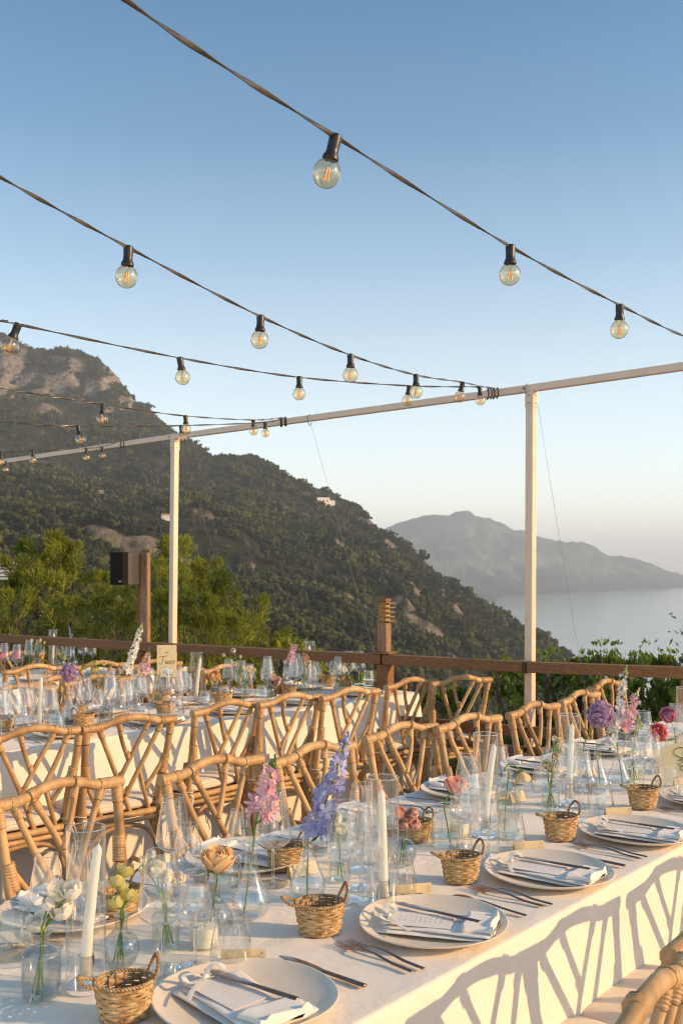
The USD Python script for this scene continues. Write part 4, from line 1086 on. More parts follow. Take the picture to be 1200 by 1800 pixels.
# bottles: profile, neck height, water (radius, height), material
BOT = {
    'apothecary': ([(0.0001, 0.003), (0.030, 0.003), (0.0345, 0.006), (0.0350, 0.020), (0.0350, 0.070), (0.0330, 0.082), (0.0200, 0.092), (0.0150, 0.097), (0.0145, 0.112), (0.0185, 0.117)], 0.117, 0.055, SMOKE),
    'globe': ([(0.0001, 0.003), (0.018, 0.003), (0.026, 0.007), (0.0345, 0.025), (0.0355, 0.037), (0.0320, 0.054), (0.0200, 0.068), (0.0130, 0.074), (0.0120, 0.098), (0.0145, 0.103)], 0.103, 0.036, SMOKE),
    'jar': ([(0.0001, 0.003), (0.026, 0.003), (0.0285, 0.006), (0.0290, 0.018), (0.0290, 0.060), (0.0270, 0.068), (0.0210, 0.074), (0.0205, 0.086), (0.0230, 0.090)], 0.090, 0.050, BOTTLE),
    'flask': ([(0.0001, 0.003), (0.022, 0.003), (0.032, 0.008), (0.0385, 0.024), (0.0375, 0.040), (0.0290, 0.058), (0.0160, 0.072), (0.0118, 0.084), (0.0110, 0.108), (0.0140, 0.113)], 0.113, 0.034, SMOKE),
    'teardrop': ([(0.0001, 0.003), (0.028, 0.003), (0.036, 0.009), (0.0425, 0.026), (0.0410, 0.042), (0.0310, 0.066), (0.0200, 0.094), (0.0140, 0.125), (0.0125, 0.150), (0.0165, 0.162)], 0.162, 0.040, GLASS),
    'wide': ([(0.0001, 0.003), (0.034, 0.003), (0.0385, 0.007), (0.0390, 0.020), (0.0390, 0.070), (0.0360, 0.084), (0.0220, 0.097), (0.0150, 0.104), (0.0145, 0.114), (0.0190, 0.120)], 0.120, 0.030, BOTTLE),
    'tall': ([(0.0001, 0.003), (0.030, 0.003), (0.0340, 0.007), (0.0345, 0.020), (0.0345, 0.120), (0.0310, 0.136), (0.0180, 0.150), (0.0125, 0.158), (0.0120, 0.176), (0.0155, 0.181)], 0.181, 0.075, BOTTLE),
}
for key, (prof, neck, wz, look) in BOT.items():
    k = gk[key] = kind_of('bud_vase')
    b = part(k, 'glass_body', lathe(smooth_profile(prof, 40), 30), look)
    part(b, 'rim', torus(prof[-1][0], 0.0012, prof[-1][1], 26, 5), SOLID)
    sp_ = smooth_profile(prof, 60)
    w_ = [(max(p[0] - 0.0018, 0.0001), p[1] + 0.0015) for p in sp_ if p[1] < wz]
    rw = np.interp(wz, sp_[:, 1], sp_[:, 0]) - 0.0018
    part(k, 'water', lathe(w_ + [(rw, wz), (0.0001, wz)], 28), WATER)

# wicker basket
bk_ = kind_of('wicker_basket')


def oval(R, z, n=80, k=0.80):
    a = np.arange(n) * 2 * np.pi / n
    return np.stack([R * np.cos(a), R * k * np.sin(a), np.full(n, z)], 1), a


rows = []
NST = 20
for i in range(9):
    z = 0.005 + 0.0070 * i
    R = 0.043 + 0.0125 * (z / 0.066) ** 0.8
    n = 80
    a = np.arange(n) * 2 * np.pi / n
    rr = R + 0.0021 * np.cos(NST / 2 * a * 1.0 + np.pi * (i % 2)) + 0.0004 * np.sin(a * 7 + i)
    p = np.stack([rr * np.cos(a), rr * 0.80 * np.sin(a), z + 0.0006 * np.sin(a * 5 + i * 2)], 1)
    t_, A_, B_ = frames(p, True)
    nrm = np.stack([np.cos(a), np.sin(a), 0 * a], 1)
    ringp = np.stack([p + nrm * x * 0.0013 + Z * y * 0.0036 for x, y in ((1, -0.6), (1, 0.6), (0.2, 1), (-1, 0.6), (-1, -0.6), (0.2, -1))], 1)
    rows.append(rings_mesh(ringp, closed=True))
part(bk_, 'woven_wall', join(rows), WICKER, False, kind='stuff')
stk_ = []
for i in range(NST):
    a = (i + 0.5) * 2 * np.pi / NST
    stk_.append(tube([[0.042 * math.cos(a), 0.0336 * math.sin(a), 0.003], [0.0555 * math.cos(a), 0.0444 * math.sin(a), 0.068]], 0.0019, 5))
part(bk_, 'stakes', join(stk_), WICKER_DARK, False, kind='stuff')
part(bk_, 'base', rings_mesh([oval(0.044, 0.0015, 40)[0], oval(0.044, 0.006, 40)[0]]), WICKER_DARK, False)


def rope(line, r_, turns):
    p = np.asarray(line, float)
    t_, A_, B_ = frames(p)
    out = []
    for s in (0, np.pi):
        th = np.linspace(0, turns * 2 * np.pi, len(p)) + s
        out.append(tube(p + r_ * 0.62 * (np.cos(th)[:, None] * A_ + np.sin(th)[:, None] * B_), r_ * 0.62, 5))
    return join(out)


rimp, _ = oval(0.0560, 0.0695, 90)
part(bk_, 'rim', rope(np.vstack([rimp, rimp[:1]]), 0.0040, 26), WICKER)
for sx in (-1, 1):
    o_ = 0.0 if sx > 0 else 0.014
    hx = [[sx * 0.050, -0.024, 0.070], [sx * (0.058 + o_), -0.022, 0.090 - o_], [sx * (0.061 + 1.6 * o_), -0.011, 0.104 - 1.5 * o_], [sx * (0.061 + 1.8 * o_), 0.0, 0.108 - 1.7 * o_], [sx * (0.061 + 1.6 * o_), 0.011, 0.104 - 1.5 * o_], [sx * (0.058 + o_), 0.022, 0.090 - o_], [sx * 0.050, 0.024, 0.070]]
    part(bk_, 'handle', rope(spline(hx, 40), 0.0036, 9), WICKER_DARK if sx > 0 else WICKER)

# plate: softly irregular rim
pk = kind_of('charger_plate')
n = 64
a = np.arange(n) * 2 * np.pi / n
rim_w = 1 + 0.012 * np.cos(2 * a + 0.6) + 0.010 * np.cos(3 * a + 1.0) - 0.012 * np.cos(4 * a)
prof = [(0.001, 0.0035), (0.075, 0.0035), (0.104, 0.0055), (0.130, 0.010), (0.150, 0.0165), (0.1605, 0.0215), (0.1635, 0.0225), (0.1650, 0.0212), (0.1630, 0.0185), (0.150, 0.0125), (0.120, 0.005), (0.095, 0.0005), (0.001, 0.0005)]
rings = [np.stack([R * np.cos(a) * (1 + (rim_w - 1) * R / 0.165), R * np.sin(a) * (1 + (rim_w - 1) * R / 0.165), np.full(n, z)], 1) for R, z in prof]
part(pk, 'dish', (lambda m: (m[0], m[1][:, ::-1]))(rings_mesh(rings)), CERAMIC)
gk['P'] = pk

# cutlery lying along +y with the handle end at y = 0
fk = kind_of('fork')
y = np.array([0, 0.004, 0.05, 0.10, 0.135, 0.15, 0.158])
part(fk, 'handle', strip(np.stack([0 * y, y, np.array([0.0035, 0.0036, 0.0050, 0.0120, 0.0125, 0.0080, 0.0055])], 1), [0.0085, 0.0095, 0.0088, 0.0058, 0.0060, 0.012, 0.019], [0.0042, 0.0046, 0.0044, 0.0036, 0.003, 0.0024, 0.002]), BRONZE)
for x in (-0.0088, -0.0030, 0.0030, 0.0088):
    yy = np.array([0.152, 0.165, 0.180, 0.195, 0.206])
    part(fk, 'tine', strip(np.stack([np.array([x * 0.8, x, x, x, x * 0.97]), yy, np.array([0.0068, 0.0045, 0.0038, 0.0052, 0.0080])], 1), [0.0042, 0.0034, 0.0030, 0.0026, 0.0012], [0.002, 0.0018, 0.0016, 0.0015, 0.001]), BRONZE)
kk = kind_of('table_knife')
part(kk, 'handle', strip([[0, 0, 0.0045], [0, 0.004, 0.0045], [0, 0.05, 0.0045], [0, 0.105, 0.0045]], [0.0115, 0.0135, 0.0130, 0.0105], [0.006, 0.0075, 0.0072, 0.006]), BRONZE)
part(kk, 'blade', strip([[0, 0.104, 0.0045], [0.001, 0.125, 0.0045], [0.002, 0.16, 0.0045], [0.002, 0.20, 0.0045], [-0.001, 0.222, 0.0045]], [0.011, 0.018, 0.022, 0.020, 0.006], [0.005, 0.003, 0.0022, 0.002, 0.001]), STEEL)
sk_ = kind_of('spoon')
part(sk_, 'handle', strip([[0, 0, 0.0035], [0, 0.004, 0.0036], [0, 0.06, 0.006], [0, 0.115, 0.011], [0, 0.145, 0.008]], [0.0085, 0.0095, 0.0085, 0.0056, 0.0085], [0.0042, 0.0046, 0.0042, 0.0034, 0.0028]), BRONZE)
part(sk_, 'spoon_bowl', ball([0, 0.170, 0.0062], 1.0, 2, (0.0195, 0.029, 0.0035)), BRONZE)

# napkin folded long, with wavy layers; menu card and ribbon lie on it as things of their own
nk = kind_of('napkin')


def fold(w, y0, y1, z, th, seed, ny=34, bulge=0.0, k=22):
    """A soft fold of cloth: rounded in section, uneven along its length."""
    ang = np.arange(k) * 2 * np.pi / k
    sx, sz = np.sign(np.cos(ang)) * np.abs(np.cos(ang)) ** 0.35, np.sign(np.sin(ang)) * np.abs(np.sin(ang)) ** 0.7
    rings = []
    for t in np.linspace(0, 1, ny):
        y = y0 + (y1 - y0) * t
        end = min(1.0, (t + 0.004) / 0.04, (1.004 - t) / 0.04) ** 0.5
        half = w / 2 * (1 + 0.05 * math.sin(t * 5 + seed)) * (0.94 + 0.06 * end)
        x = sx * half + 0.005 * math.sin(t * 3.3 + seed * 2)
        h = th * end * (1 + 0.5 * bulge * math.exp(-((t - 0.06) / 0.09) ** 2))
        zz = z + h / 2 + sz * h / 2
        p = np.stack([x, np.full(k, y) + 0.004 * np.sin(x * 60 + seed), zz], 1)
        n = meshkit.fbm(np.stack([x * 16, np.full(k, y * 13), np.full(k, seed * 3.0)], 1), 3, seed) - 0.5
        p[:, 2] += np.where(sz > -0.2, 1, 0) * (0.006 * n + bulge * 0.0035 * np.sin(x * 190 + 2 * n) * math.exp(-((t - 0.04) / 0.10) ** 2))
        rings.append(p)
    return rings_mesh(rings)


part(nk, 'fold', fold(0.146, -0.122, 0.112, 0.0035, 0.0060, 1), NAPKIN)
part(nk, 'fold', fold(0.126, -0.126, 0.104, 0.0090, 0.0055, 2), NAPKIN)
part(nk, 'rolled_end', fold(0.116, -0.134, -0.066, 0.0130, 0.0110, 3, 22, 1.3, 40), NAPKIN)
mk = kind_of('menu_card')
part(mk, 'sheet', box(0, 0.012, 0.0008, 0.082, 0.150, 0.0009, 0.0003), PAPER, False)
wr = np.random.default_rng(4)
part(mk, 'writing', join([box(x_, 0.05 - 0.011 * i, 0.00145, w_, 0.0016, 0.0003, 0.0001) for i in range(9) for x_, w_ in ((wr.uniform(-0.012, -0.006), wr.uniform(0.010, 0.020)), (wr.uniform(0.008, 0.014), wr.uniform(0.008, 0.016)))]), PALEINK, False)
rk = kind_of('ribbon')


def band(line, w, seed=0):
    p = spline(line, 24)
    t_, A_, B_ = frames(p)
    s = np.cross(t_, Z)
    s /= np.linalg.norm(s, axis=1, keepdims=True) + 1e-6
    th = 0.0009
    up_ = np.cross(s, t_)
    ringp = np.stack([p - s * w / 2 - up_ * th / 2, p + s * w / 2 - up_ * th / 2, p + s * w / 2 + up_ * th / 2, p - s * w / 2 + up_ * th / 2], 1)
    return rings_mesh(ringp)


part(rk, 'loop', band([[0, 0, 0.004], [-0.02, 0.012, 0.014], [-0.042, 0.012, 0.016], [-0.040, -0.004, 0.008], [-0.015, -0.004, 0.005], [0, 0, 0.005]], 0.010), RIBBON)
part(rk, 'loop', band([[0, 0, 0.004], [0.02, 0.010, 0.016], [0.040, 0.006, 0.017], [0.036, -0.010, 0.008], [0.012, -0.006, 0.005], [0, 0, 0.005]], 0.010), RIBBON)
part(rk, 'tail', band([[0, 0, 0.004], [-0.03, -0.016, 0.006], [-0.055, -0.03, 0.0055], [-0.085, -0.055, 0.006]], 0.010), RIBBON)
part(rk, 'tail', band([[0, 0, 0.004], [0.03, -0.010, 0.007], [0.055, 0.006, 0.0055]], 0.010), RIBBON)
part(rk, 'knot', ball([0, 0, 0.006], 1.0, 1, (0.008, 0.006, 0.005)), RIBBON)

ROWS = [(0.0, 0.026), (-0.009, 0.036)]


def place_card_kind(seed):
    k = kind_of('place_card')
    r = np.random.default_rng(seed)
    th, L, h, lean = 0.0009, 0.086, 0.031, 0.011
    for s in (1, -1):
        v = np.array([[-L / 2, s * lean, 0.0006], [L / 2, s * lean, 0.0006], [L / 2, 0, h], [-L / 2, 0, h]])
        o = np.array([0, s * th, 0.0003])
        part(k, 'flap', (np.vstack([v, v + o]), np.array([[0, 1, 2], [0, 2, 3], [4, 6, 5], [4, 7, 6], [0, 4, 1], [1, 4, 5], [1, 5, 2], [2, 5, 6], [2, 6, 3], [3, 6, 7], [3, 7, 0], [0, 7, 4]])), CARD, False)
    marks = []

    def mark(x, f, w, hh):
        y0, z0 = -lean * (1 - f) - 0.0022, h * f
        marks.append(moved(box(0, 0, 0, w, 0.0004, hh, 0.0001), (x, y0, z0)))
    x = -0.030
    while x < 0.022:
        w = r.uniform(0.0012, 0.0026)
        mark(x, 0.30 + (0.03 if r.uniform() < 0.3 else 0), w, r.uniform(0.003, 0.0042))
        x += w + r.uniform(0.0008, 0.0030)
    part(k, 'writing', join(marks), INK, False)
    marks = []
    for _ in range(12):
        mark(r.uniform(0.030, 0.042), r.uniform(0.35, 0.9), 0.0016, 0.0022)
    part(k, 'flower_print', join(marks), PALEINK, False)
    return k


CARDS = [place_card_kind(s) for s in (1, 2, 3)]


# ------------------------------------------------------------------ labels that single out each thing on a table
LAND = {'T1': [('white lisianthus', 102, 1590), ('leftmost candle', 150, 1600), ('yellow carnations', 212, 1560), ('white ranunculus', 285, 1535), ('peach rose', 383, 1508), ('pink stock', 462, 1390), ('blue delphinium', 570, 1400), ('middle candle', 672, 1450), ('salmon ranunculus', 715, 1437), ('pink rose', 800, 1378),
               ('third candle', 855, 1390), ('drooping peach flower', 915, 1365), ('cream lisianthus buds', 972, 1330), ('fourth candle', 1000, 1320), ('purple allium', 1055, 1257), ('tall pale delphinium', 1085, 1230), ('lilac stock', 1105, 1250), ('deep pink ranunculus', 1155, 1287)],
        'T2': [('left candle', 70, 1215), ('purple allium', 122, 1183), ('yellow craspedia', 166, 1172), ('white delphinium', 228, 1150), ('lilac stock', 253, 1165), ('number card Two', 294, 1165), ('middle candle', 347, 1200), ('peach ranunculus', 378, 1188), ('pale green flowers', 415, 1150), ('coral flowers', 478, 1195),
               ('pink stock', 512, 1145), ('right candle', 545, 1175), ('white ranunculus', 590, 1178)],
        'T3': [('red rose', 27, 1151), ('yellow buds', 65, 1128), ('back candle', 93, 1150), ('blue delphinium', 125, 1125)]}
TNAME = {'T1': 'front table', 'T2': 'middle table', 'T3': 'back table'}


def label_for(what, table, u, v):
    for w, lu, lv in sorted(LAND[table], key=lambda q: abs(q[1] - u) + 0.35 * abs(q[2] - v)):
        d = u - lu
        rel = 'just left of' if -60 < d < -9 else 'just right of' if 9 < d < 60 else 'left of' if d <= -60 else 'right of' if d >= 60 else 'directly below'
        s = f'{what} {rel} the {w} on the {TNAME[table]}'
        if s not in USED:
            USED.add(s)
            return s
    s = f'{what} on the {TNAME[table]}, {len(USED)}'
    return s


TAB = {'T1': T1, 'T2': T2, 'T3': T3}
NAMES = {'W': ('wine_glass', 'wine glass', 'tall clear wine glass'), 'w': ('wine_glass', 'wine glass', 'smaller clear wine glass'), 't': ('tumbler', 'glass', 'low tumbler of water'), 'V': ('votive_holder', 'votive', 'white votive candle')}
grng = np.random.default_rng(77)


def set_glass(key, table, u, v):
    nm, cat, what = NAMES[key]
    s = grng.uniform(0.97, 1.03)
    place(gk[key], nm, label_for(what, table, u, v), cat, at(u, v, 0.7515), grng.uniform(0, 6.28), f'{"votives" if key == "V" else cat + "es"} on the {TNAME[table]}', s)


for key, u, v in (('W', 282, 1707), ('w', 343, 1701), ('t', 406, 1697), ('w', 82, 1668), ('t', 24, 1682), ('w', 146, 1640), ('w', 421, 1556), ('W', 480, 1556), ('W', 608, 1582), ('w', 634, 1562), ('W', 652, 1588), ('t', 702, 1578), ('W', 637, 1530),
                  ('W', 827, 1500), ('w', 858, 1507), ('w', 811, 1490), ('t', 898, 1496), ('W', 823, 1467), ('W', 875, 1442), ('t', 1055, 1431), ('W', 998, 1428), ('w', 1024, 1418), ('W', 1130, 1387), ('w', 1147, 1383), ('w', 1110, 1385), ('t', 1173, 1395),
                  ('W', 1130, 1354), ('W', 1188, 1336), ('w', 965, 1413), ('W', 305, 1560), ('w', 330, 1598), ('t', 560, 1500), ('t', 395, 1580), ('V', 360, 1664), ('V', 808, 1472), ('V', 1108, 1370), ('t', 955, 1398), ('t', 668, 1470)):
    set_glass(key, 'T1', u, v)
for key, u, v in (('t', 647, 1206), ('W', 631, 1203), ('W', 613, 1206), ('W', 521, 1212), ('W', 532, 1217), ('w', 506, 1216), ('W', 470, 1219), ('w', 440, 1222), ('W', 424, 1226), ('W', 402, 1222), ('w', 330, 1245), ('W', 313, 1250), ('t', 360, 1246), ('W', 240, 1244), ('W', 262, 1246), ('w', 225, 1268),
                  ('W', 195, 1268), ('W', 150, 1272), ('w', 172, 1279), ('t', 128, 1275), ('W', 88, 1290), ('W', 42, 1284), ('w', 14, 1281), ('W', 26, 1296), ('t', 100, 1296), ('W', 2, 1302), ('t', 310, 1262), ('t', 460, 1236), ('w', 556, 1216), ('t', 250, 1276), ('w', 135, 1262), ('t', 395, 1238)):
    set_glass(key, 'T2', u, v)
g2 = np.random.default_rng(31)
for _ in range(26):
    q_ = T2.at(g2.uniform(-4.3, -0.25), g2.uniform(0.30, 0.62))
    set_glass('WWwwt'[int(g2.integers(5))], 'T2', 600 + F * q_[0] / q_[1], HOR + F * (EYE - 0.752) / q_[1])
for key, u, v in (('W', 52, 1177), ('W', 70, 1174), ('W', 146, 1172), ('w', 163, 1171), ('w', 120, 1176), ('W', 8, 1183), ('w', 106, 1171), ('W', 30, 1186)):
    set_glass(key, 'T3', u, v)

# candles in glass cylinders
cn = np.random.default_rng(9)
for table, u, v, lean, lab in (('T1', 151, 1738, 0.16, 'leftmost on the front table'), ('T1', 673, 1594, -0.03, 'in the middle of the front table'), ('T1', 853, 1470, 0.17, 'third from the left on the front table'), ('T1', 1001, 1415, 0.05, 'beside the purple allium on the front table'), ('T1', 1204, 1338, 0.0, 'at the right edge of the front table'),
                           ('T2', 70, 1288, 0.05, 'leftmost on the middle table'), ('T2', 345, 1238, 0.17, 'right of the number card on the middle table'), ('T2', 544, 1206, -0.02, 'right of the pink stock on the middle table'), ('T3', 93, 1172, 0.06, 'on the back table')):
    p = at(u, v, 0.7515)
    place(gk['C'], 'glass_cylinder', 'tall clear glass cylinder around the candle ' + lab, 'candle holder', p, 0, 'glass cylinders with candles')
    c = thing('candle', 'unlit ivory taper candle in the cylinder ' + lab, 'candle', p + [0, 0, 0.024], 0, 'taper candles')
    az_ = -0.25
    dx = np.array([math.cos(az_), math.sin(az_), 0]) * lean * 0.2
    if lean:
        dx *= min(1.0, 0.0275 / max(abs(lean * 0.2), 1e-6))
    L = 0.245
    base = -np.sign(lean) * np.array([math.cos(az_), math.sin(az_), 0]) * 0.002
    line = np.array([base, base + dx * 0.25 + [0, 0, L * 0.35], base + dx * 0.6 + [0, 0, L * 0.7], base + dx * 0.95 + [0, 0, L * 0.96], base + dx + [0, 0, L]])
    part(c, 'wax', tube(line, [0.0108, 0.0102, 0.0094, 0.0082, 0.003], 16), WAX)
    part(c, 'wick', tube([line[-1], line[-1] + [0.002, 0, 0.008], line[-1] + [0.005, 0, 0.012]], 0.0009, 5), WAX)

# place settings
T1N = [at(430, 1752, 0.768), at(760, 1620, 0.768), at(963, 1529, 0.768), at(1118, 1460, 0.768), at(1248, 1402, 0.768)]
rzn = math.atan2(T1.n[1], T1.n[0]) - math.pi / 2          # +y of a setting points away from the sitter
srng = np.random.default_rng(3)


def on_setting(c, x, y, rz, z):
    return np.array([c[0], c[1], 0]) + spin(np.array([[x, y, 0.0]]), rz)[0] + [0, 0, z]


def setting(c, rz, who, side, detail=True, k=0):
    table = 'front table'
    c = np.array([c[0], c[1], 0.7518])
    z0 = 0.7518
    place(pk, 'charger_plate', f'large cream plate, {table} {side} side, {who}', 'plate', c, srng.uniform(0, 6.28), f'plates on the {table}')
    q = rz + srng.normal() * 0.10
    nrz = q + 0.12
    place(nk, 'napkin', f'folded white napkin on the {side} plate {who}, {table}', 'napkin', on_setting(c, -0.012, -0.005, nrz, z0 + 0.0075), nrz, f'napkins on the {table}')
    if detail:
        place(mk, 'menu_card', f'cream menu card on the {side} napkin {who}, {table}', 'menu', on_setting(c, -0.020, 0.016, nrz, z0 + 0.0232), nrz + srng.normal() * 0.07, f'menu cards on the {table}')
        place(rk, 'ribbon', f'ivory ribbon bow on the {side} napkin {who}, {table}', 'ribbon', on_setting(c, -0.022, 0.092, nrz, z0 + 0.0232), nrz + srng.uniform(-0.3, 0.4), f'ribbons on the {table}')
    place(kk, 'table_knife', f'bronze knife lying on the {side} napkin {who}, {table}', 'knife', on_setting(c, 0.022, -0.105, rz + 0.05, z0 + 0.0265), rz + 0.10 + srng.normal() * 0.06, f'knives on the {table}')
    for i, (x, y) in enumerate(((-0.196, -0.118), (-0.222, -0.108))):
        place(fk, 'fork', f'{"inner" if i == 0 else "outer"} bronze fork beside the {side} plate {who}, {table}', 'fork', on_setting(c, x, y, rz, z0), rz + srng.normal() * 0.03 - 0.04, f'forks on the {table}')
    place(sk_ if k % 2 else kk, 'spoon' if k % 2 else 'table_knife', f'bronze {"spoon" if k % 2 else "knife"} on the cloth by the {side} plate {who}, {table}', 'spoon' if k % 2 else 'knife', on_setting(c, 0.196, -0.118, rz, z0), rz + srng.normal() * 0.03, f'right hand cutlery on the {table}')


WHO = ['nearest the viewer', 'second from the viewer', 'third from the viewer', 'fourth from the viewer', 'at the right frame edge']
for k, c in enumerate(T1N):
    setting(c, rzn, WHO[k], 'near', k=k)
for k, (u, v, a) in enumerate(((428, 1697, 0.85), (727, 1577, 0.36), (929, 1499, 0.34), (1086, 1437, 0.3), (1203, 1384, 0.3))):
    place(CARDS[k % 3], 'place_card', f'small tan place card behind the near plate {WHO[k]}, front table', 'place card', at(u, v, 0.7518), (0.02, 0.20, 0.16, 0.15, 0.2)[k], 'place cards on the front table')
BAS = [(219, 1788, 'nearest the viewer, left of the nearest plate'), (562, 1640, 'left of the second plate'), (810, 1549, 'left of the third plate'), (985, 1475, 'left of the fourth plate'), (1130, 1420, 'beside the farthest near side plate'),
       (212, 1612, 'across the front table behind the yellow carnations'), (502, 1528, 'across the front table left of the blue delphinium'), (733, 1478, 'across the front table behind the salmon ranunculus')]
for k, (u, v, lab) in enumerate(BAS):
    place(bk_, 'wicker_basket', f'small wicker basket with two handles {lab}', 'basket', at(u, v, 0.752), (0.42, 0.25, 0.38, 0.5, 0.3, 0.9, 0.5, 0.7)[k], 'baskets on the front table', (0.92, 0.95, 0.92, 0.95, 0.93, 0.86, 0.88, 0.82)[k])
# across the table
WHOF = ['at the left frame edge', 'behind the peach rose', 'behind the blue delphinium', 'behind the salmon ranunculus', 'behind the third candle', 'behind the purple allium', 'at its far right end']
fars = [T1.at(t, 0.83) for t in (-0.34, 0.20, 0.74, 1.27, 1.80, 2.32, 2.85)]
for k, c in enumerate(fars):
    setting(c, rzn + math.pi, WHOF[k], 'far', detail=k < 4, k=k)
for k, t in enumerate((0.19, 0.72, 1.25, 1.79, 2.32)):
    place(CARDS[k % 3], 'place_card', f'tan place card seen from the back, by the far plate {WHOF[k + 1]}', 'place card', T1.at(t + 0.02, 0.635, 0.7518), rzn + math.pi + 0.1 * (k - 2), 'place cards across the front table')
place(CARDS[1], 'place_card', 'tan place card seen through the tumbler at the left frame edge', 'place card', at(18, 1664, 0.7518), 0.1)
# middle table settings: near side and far side
for k in range(9):
    t = -0.36 - 0.52 * k
    who = ['first', 'second', 'third', 'fourth', 'fifth', 'sixth', 'seventh', 'eighth', 'ninth'][k] + ' from its right end'
    rz2 = math.atan2(T2.n[1], T2.n[0]) - math.pi / 2
    for side in (1, -1):
        if side < 0 and k > 5:
            continue
        c = T2.at(t, 0.17 if side > 0 else T2.w - 0.17)
        w2 = ('near' if side > 0 else 'far') + ' plate of the middle table, ' + who
        place(pk, 'charger_plate', f'cream {w2}', 'plate', c, k, 'plates on the middle table')
        place(nk, 'napkin', f'white napkin on the {w2}', 'napkin', c + [0, 0, 0.0075], rz2 + (0 if side > 0 else math.pi) + 0.1, 'napkins on the middle table')
        if side > 0:
            place(kk, 'table_knife', f'bronze knife on the {w2}', 'knife', on_setting(c, 0.02, -0.1, rz2, 0.781), rz2 + 0.1, 'knives on the middle table')
            for i in range(2):
                place(fk, 'fork', f'{"inner" if i == 0 else "outer"} bronze fork by the {w2}', 'fork', on_setting(c, -0.19 - 0.025 * i, -0.115, rz2, 0.752), rz2, 'forks on the middle table')
            place(CARDS[k % 3], 'place_card', f'tan place card behind the {w2}', 'place card', T2.at(t + 0.03, 0.37, 0.752), 0.2, 'place cards on the middle table')
for u, v, s, lab in ((577, 1206, 1, 'below the white ranunculus'), (607, 1214, 1, 'right of the white ranunculus, nearer the edge'), (392, 1240, 1, 'right of the peach ranunculus'), (147, 1281, 1, 'below the purple allium, nearest the edge'), (137, 1262, 0.95, 'behind another basket below the purple allium'), (291, 1258, 1, 'below the number card'),
                     (388, 1222, 0.9, 'behind the peach ranunculus'), (487, 1222, 0.95, 'beside the coral flowers'), (6, 1284, 1, 'at the left edge'), (508, 1224, 0.9, 'between the coral flowers and the pink stock'), (284, 1240, 0.9, 'behind the number card')):
    place(bk_, 'wicker_basket', f'small wicker basket on the middle table {lab}', 'basket', at(u, v, 0.752), u * 0.37, 'baskets on the middle table', s)
for u, v, lab in ((38, 1189, 'below the red rose'), (84, 1184, 'left of the back candle')):
    place(bk_, 'wicker_basket', f'small wicker basket on the back table {lab}', 'basket', at(u, v, 0.752), u, 'baskets on the back table', 0.9)
for k, (t, q) in enumerate(((-0.3, 0.17), (-0.85, 0.17), (-1.4, 0.17))):
    place(pk, 'charger_plate', f'cream plate on the back table, {["nearest its right end", "second from its right end", "third from its right end"][k]}', 'plate', T3.at(t, q), 0, 'plates on the back table')

# ------------------------------------------------------------------ flowers in the bud vases


def basis(axis):
    w = unit(axis)
    u_ = unit(np.cross(w, [0, 1.0, 0] if abs(w[1]) < 0.9 else [1.0, 0, 0]))
    return u_, np.cross(w, u_), w


def petal(c, B, az_, rho, a0, a1, span, flare, r, ruffle=0.0, n=5):
    """A petal wrapped round a sphere of radius rho, from polar angle a0 to a1 (0 = stem side)."""
    t, s = np.meshgrid(np.linspace(0, 1, n), np.linspace(-1, 1, n), indexing='ij')
    al = a0 + (a1 - a0) * t
    wid = span * np.sin(np.pi * (0.18 + 0.62 * t)) ** 0.8
    R = rho * (1 + flare * t ** 3) + ruffle * rho * t * np.sin(s * 7 + az_ * 3) * 0.5
    al = al - 0.16 * s * s * t * (a1 - a0)
    th = az_ + s * wid
    x, y, z = np.sin(al) * np.cos(th) * R, np.sin(al) * np.sin(th) * R, -np.cos(al) * R
    p = c + x[..., None] * B[0] + y[..., None] * B[1] + z[..., None] * B[2]
    i, j = np.meshgrid(np.arange(n - 1), np.arange(n - 1), indexing='ij')
    return p.reshape(-1, 3), tris(np.stack([i * n + j, (i + 1) * n + j, (i + 1) * n + j + 1, i * n + j + 1], -1).reshape(-1, 4))


def round_bloom(c, axis, R, style, r):
    """(core, petals) of a rose, ranunculus, lisianthus or carnation head."""
    B = basis(axis)
    if style == 'rose':
        layers = [(3, 0.40, 2.7, 1.25, 0.0), (4, 0.50, 2.5, 1.05, 0.05), (5, 0.60, 2.35, 0.9, 0.12), (5, 0.70, 2.25, 0.85, 0.22), (6, 0.80, 2.12, 0.80, 0.32), (6, 0.88, 2.0, 0.76, 0.42)]
    elif style == 'ranunculus':
        layers = [(4, 0.34, 2.85, 1.1, 0), (5, 0.46, 2.7, 0.9, 0), (6, 0.58, 2.55, 0.8, 0), (6, 0.70, 2.4, 0.75, 0.02), (7, 0.82, 2.2, 0.70, 0.04), (7, 0.92, 2.0, 0.66, 0.08), (7, 1.0, 1.75, 0.64, 0.12)]
    elif style == 'carnation':
        layers = [(5, 0.55, 2.7, 0.8, 0.1), (6, 0.75, 2.45, 0.7, 0.2), (7, 0.9, 2.2, 0.65, 0.3), (7, 1.0, 1.95, 0.6, 0.35)]
    else:
        layers = [(4, 0.50, 2.65, 1.1, 0.12), (5, 0.72, 2.4, 0.9, 0.18), (6, 0.95, 2.1, 0.78, 0.26)]
    out = []
    for n, q, a1, span, fl in layers:
        cc = c + B[2] * R * (0.42 * (1 - q) if style == 'rose' else 0.10 * (1 - q))
        off = r.uniform(0, 6.28)
        for k in range(n):
            out.append(petal(cc, B, off + k * 2 * np.pi / n + r.normal() * 0.12, R * q * r.uniform(0.95, 1.05), 0.35, a1 + r.normal() * 0.08, span, fl + r.normal() * 0.04, r, 0.24 if style == 'carnation' else 0.16 if style == 'lisianthus' else 0.07))
    core = ball([0, 0, 0], R * 0.34, 1)
    return (core[0] + c, core[1]), out


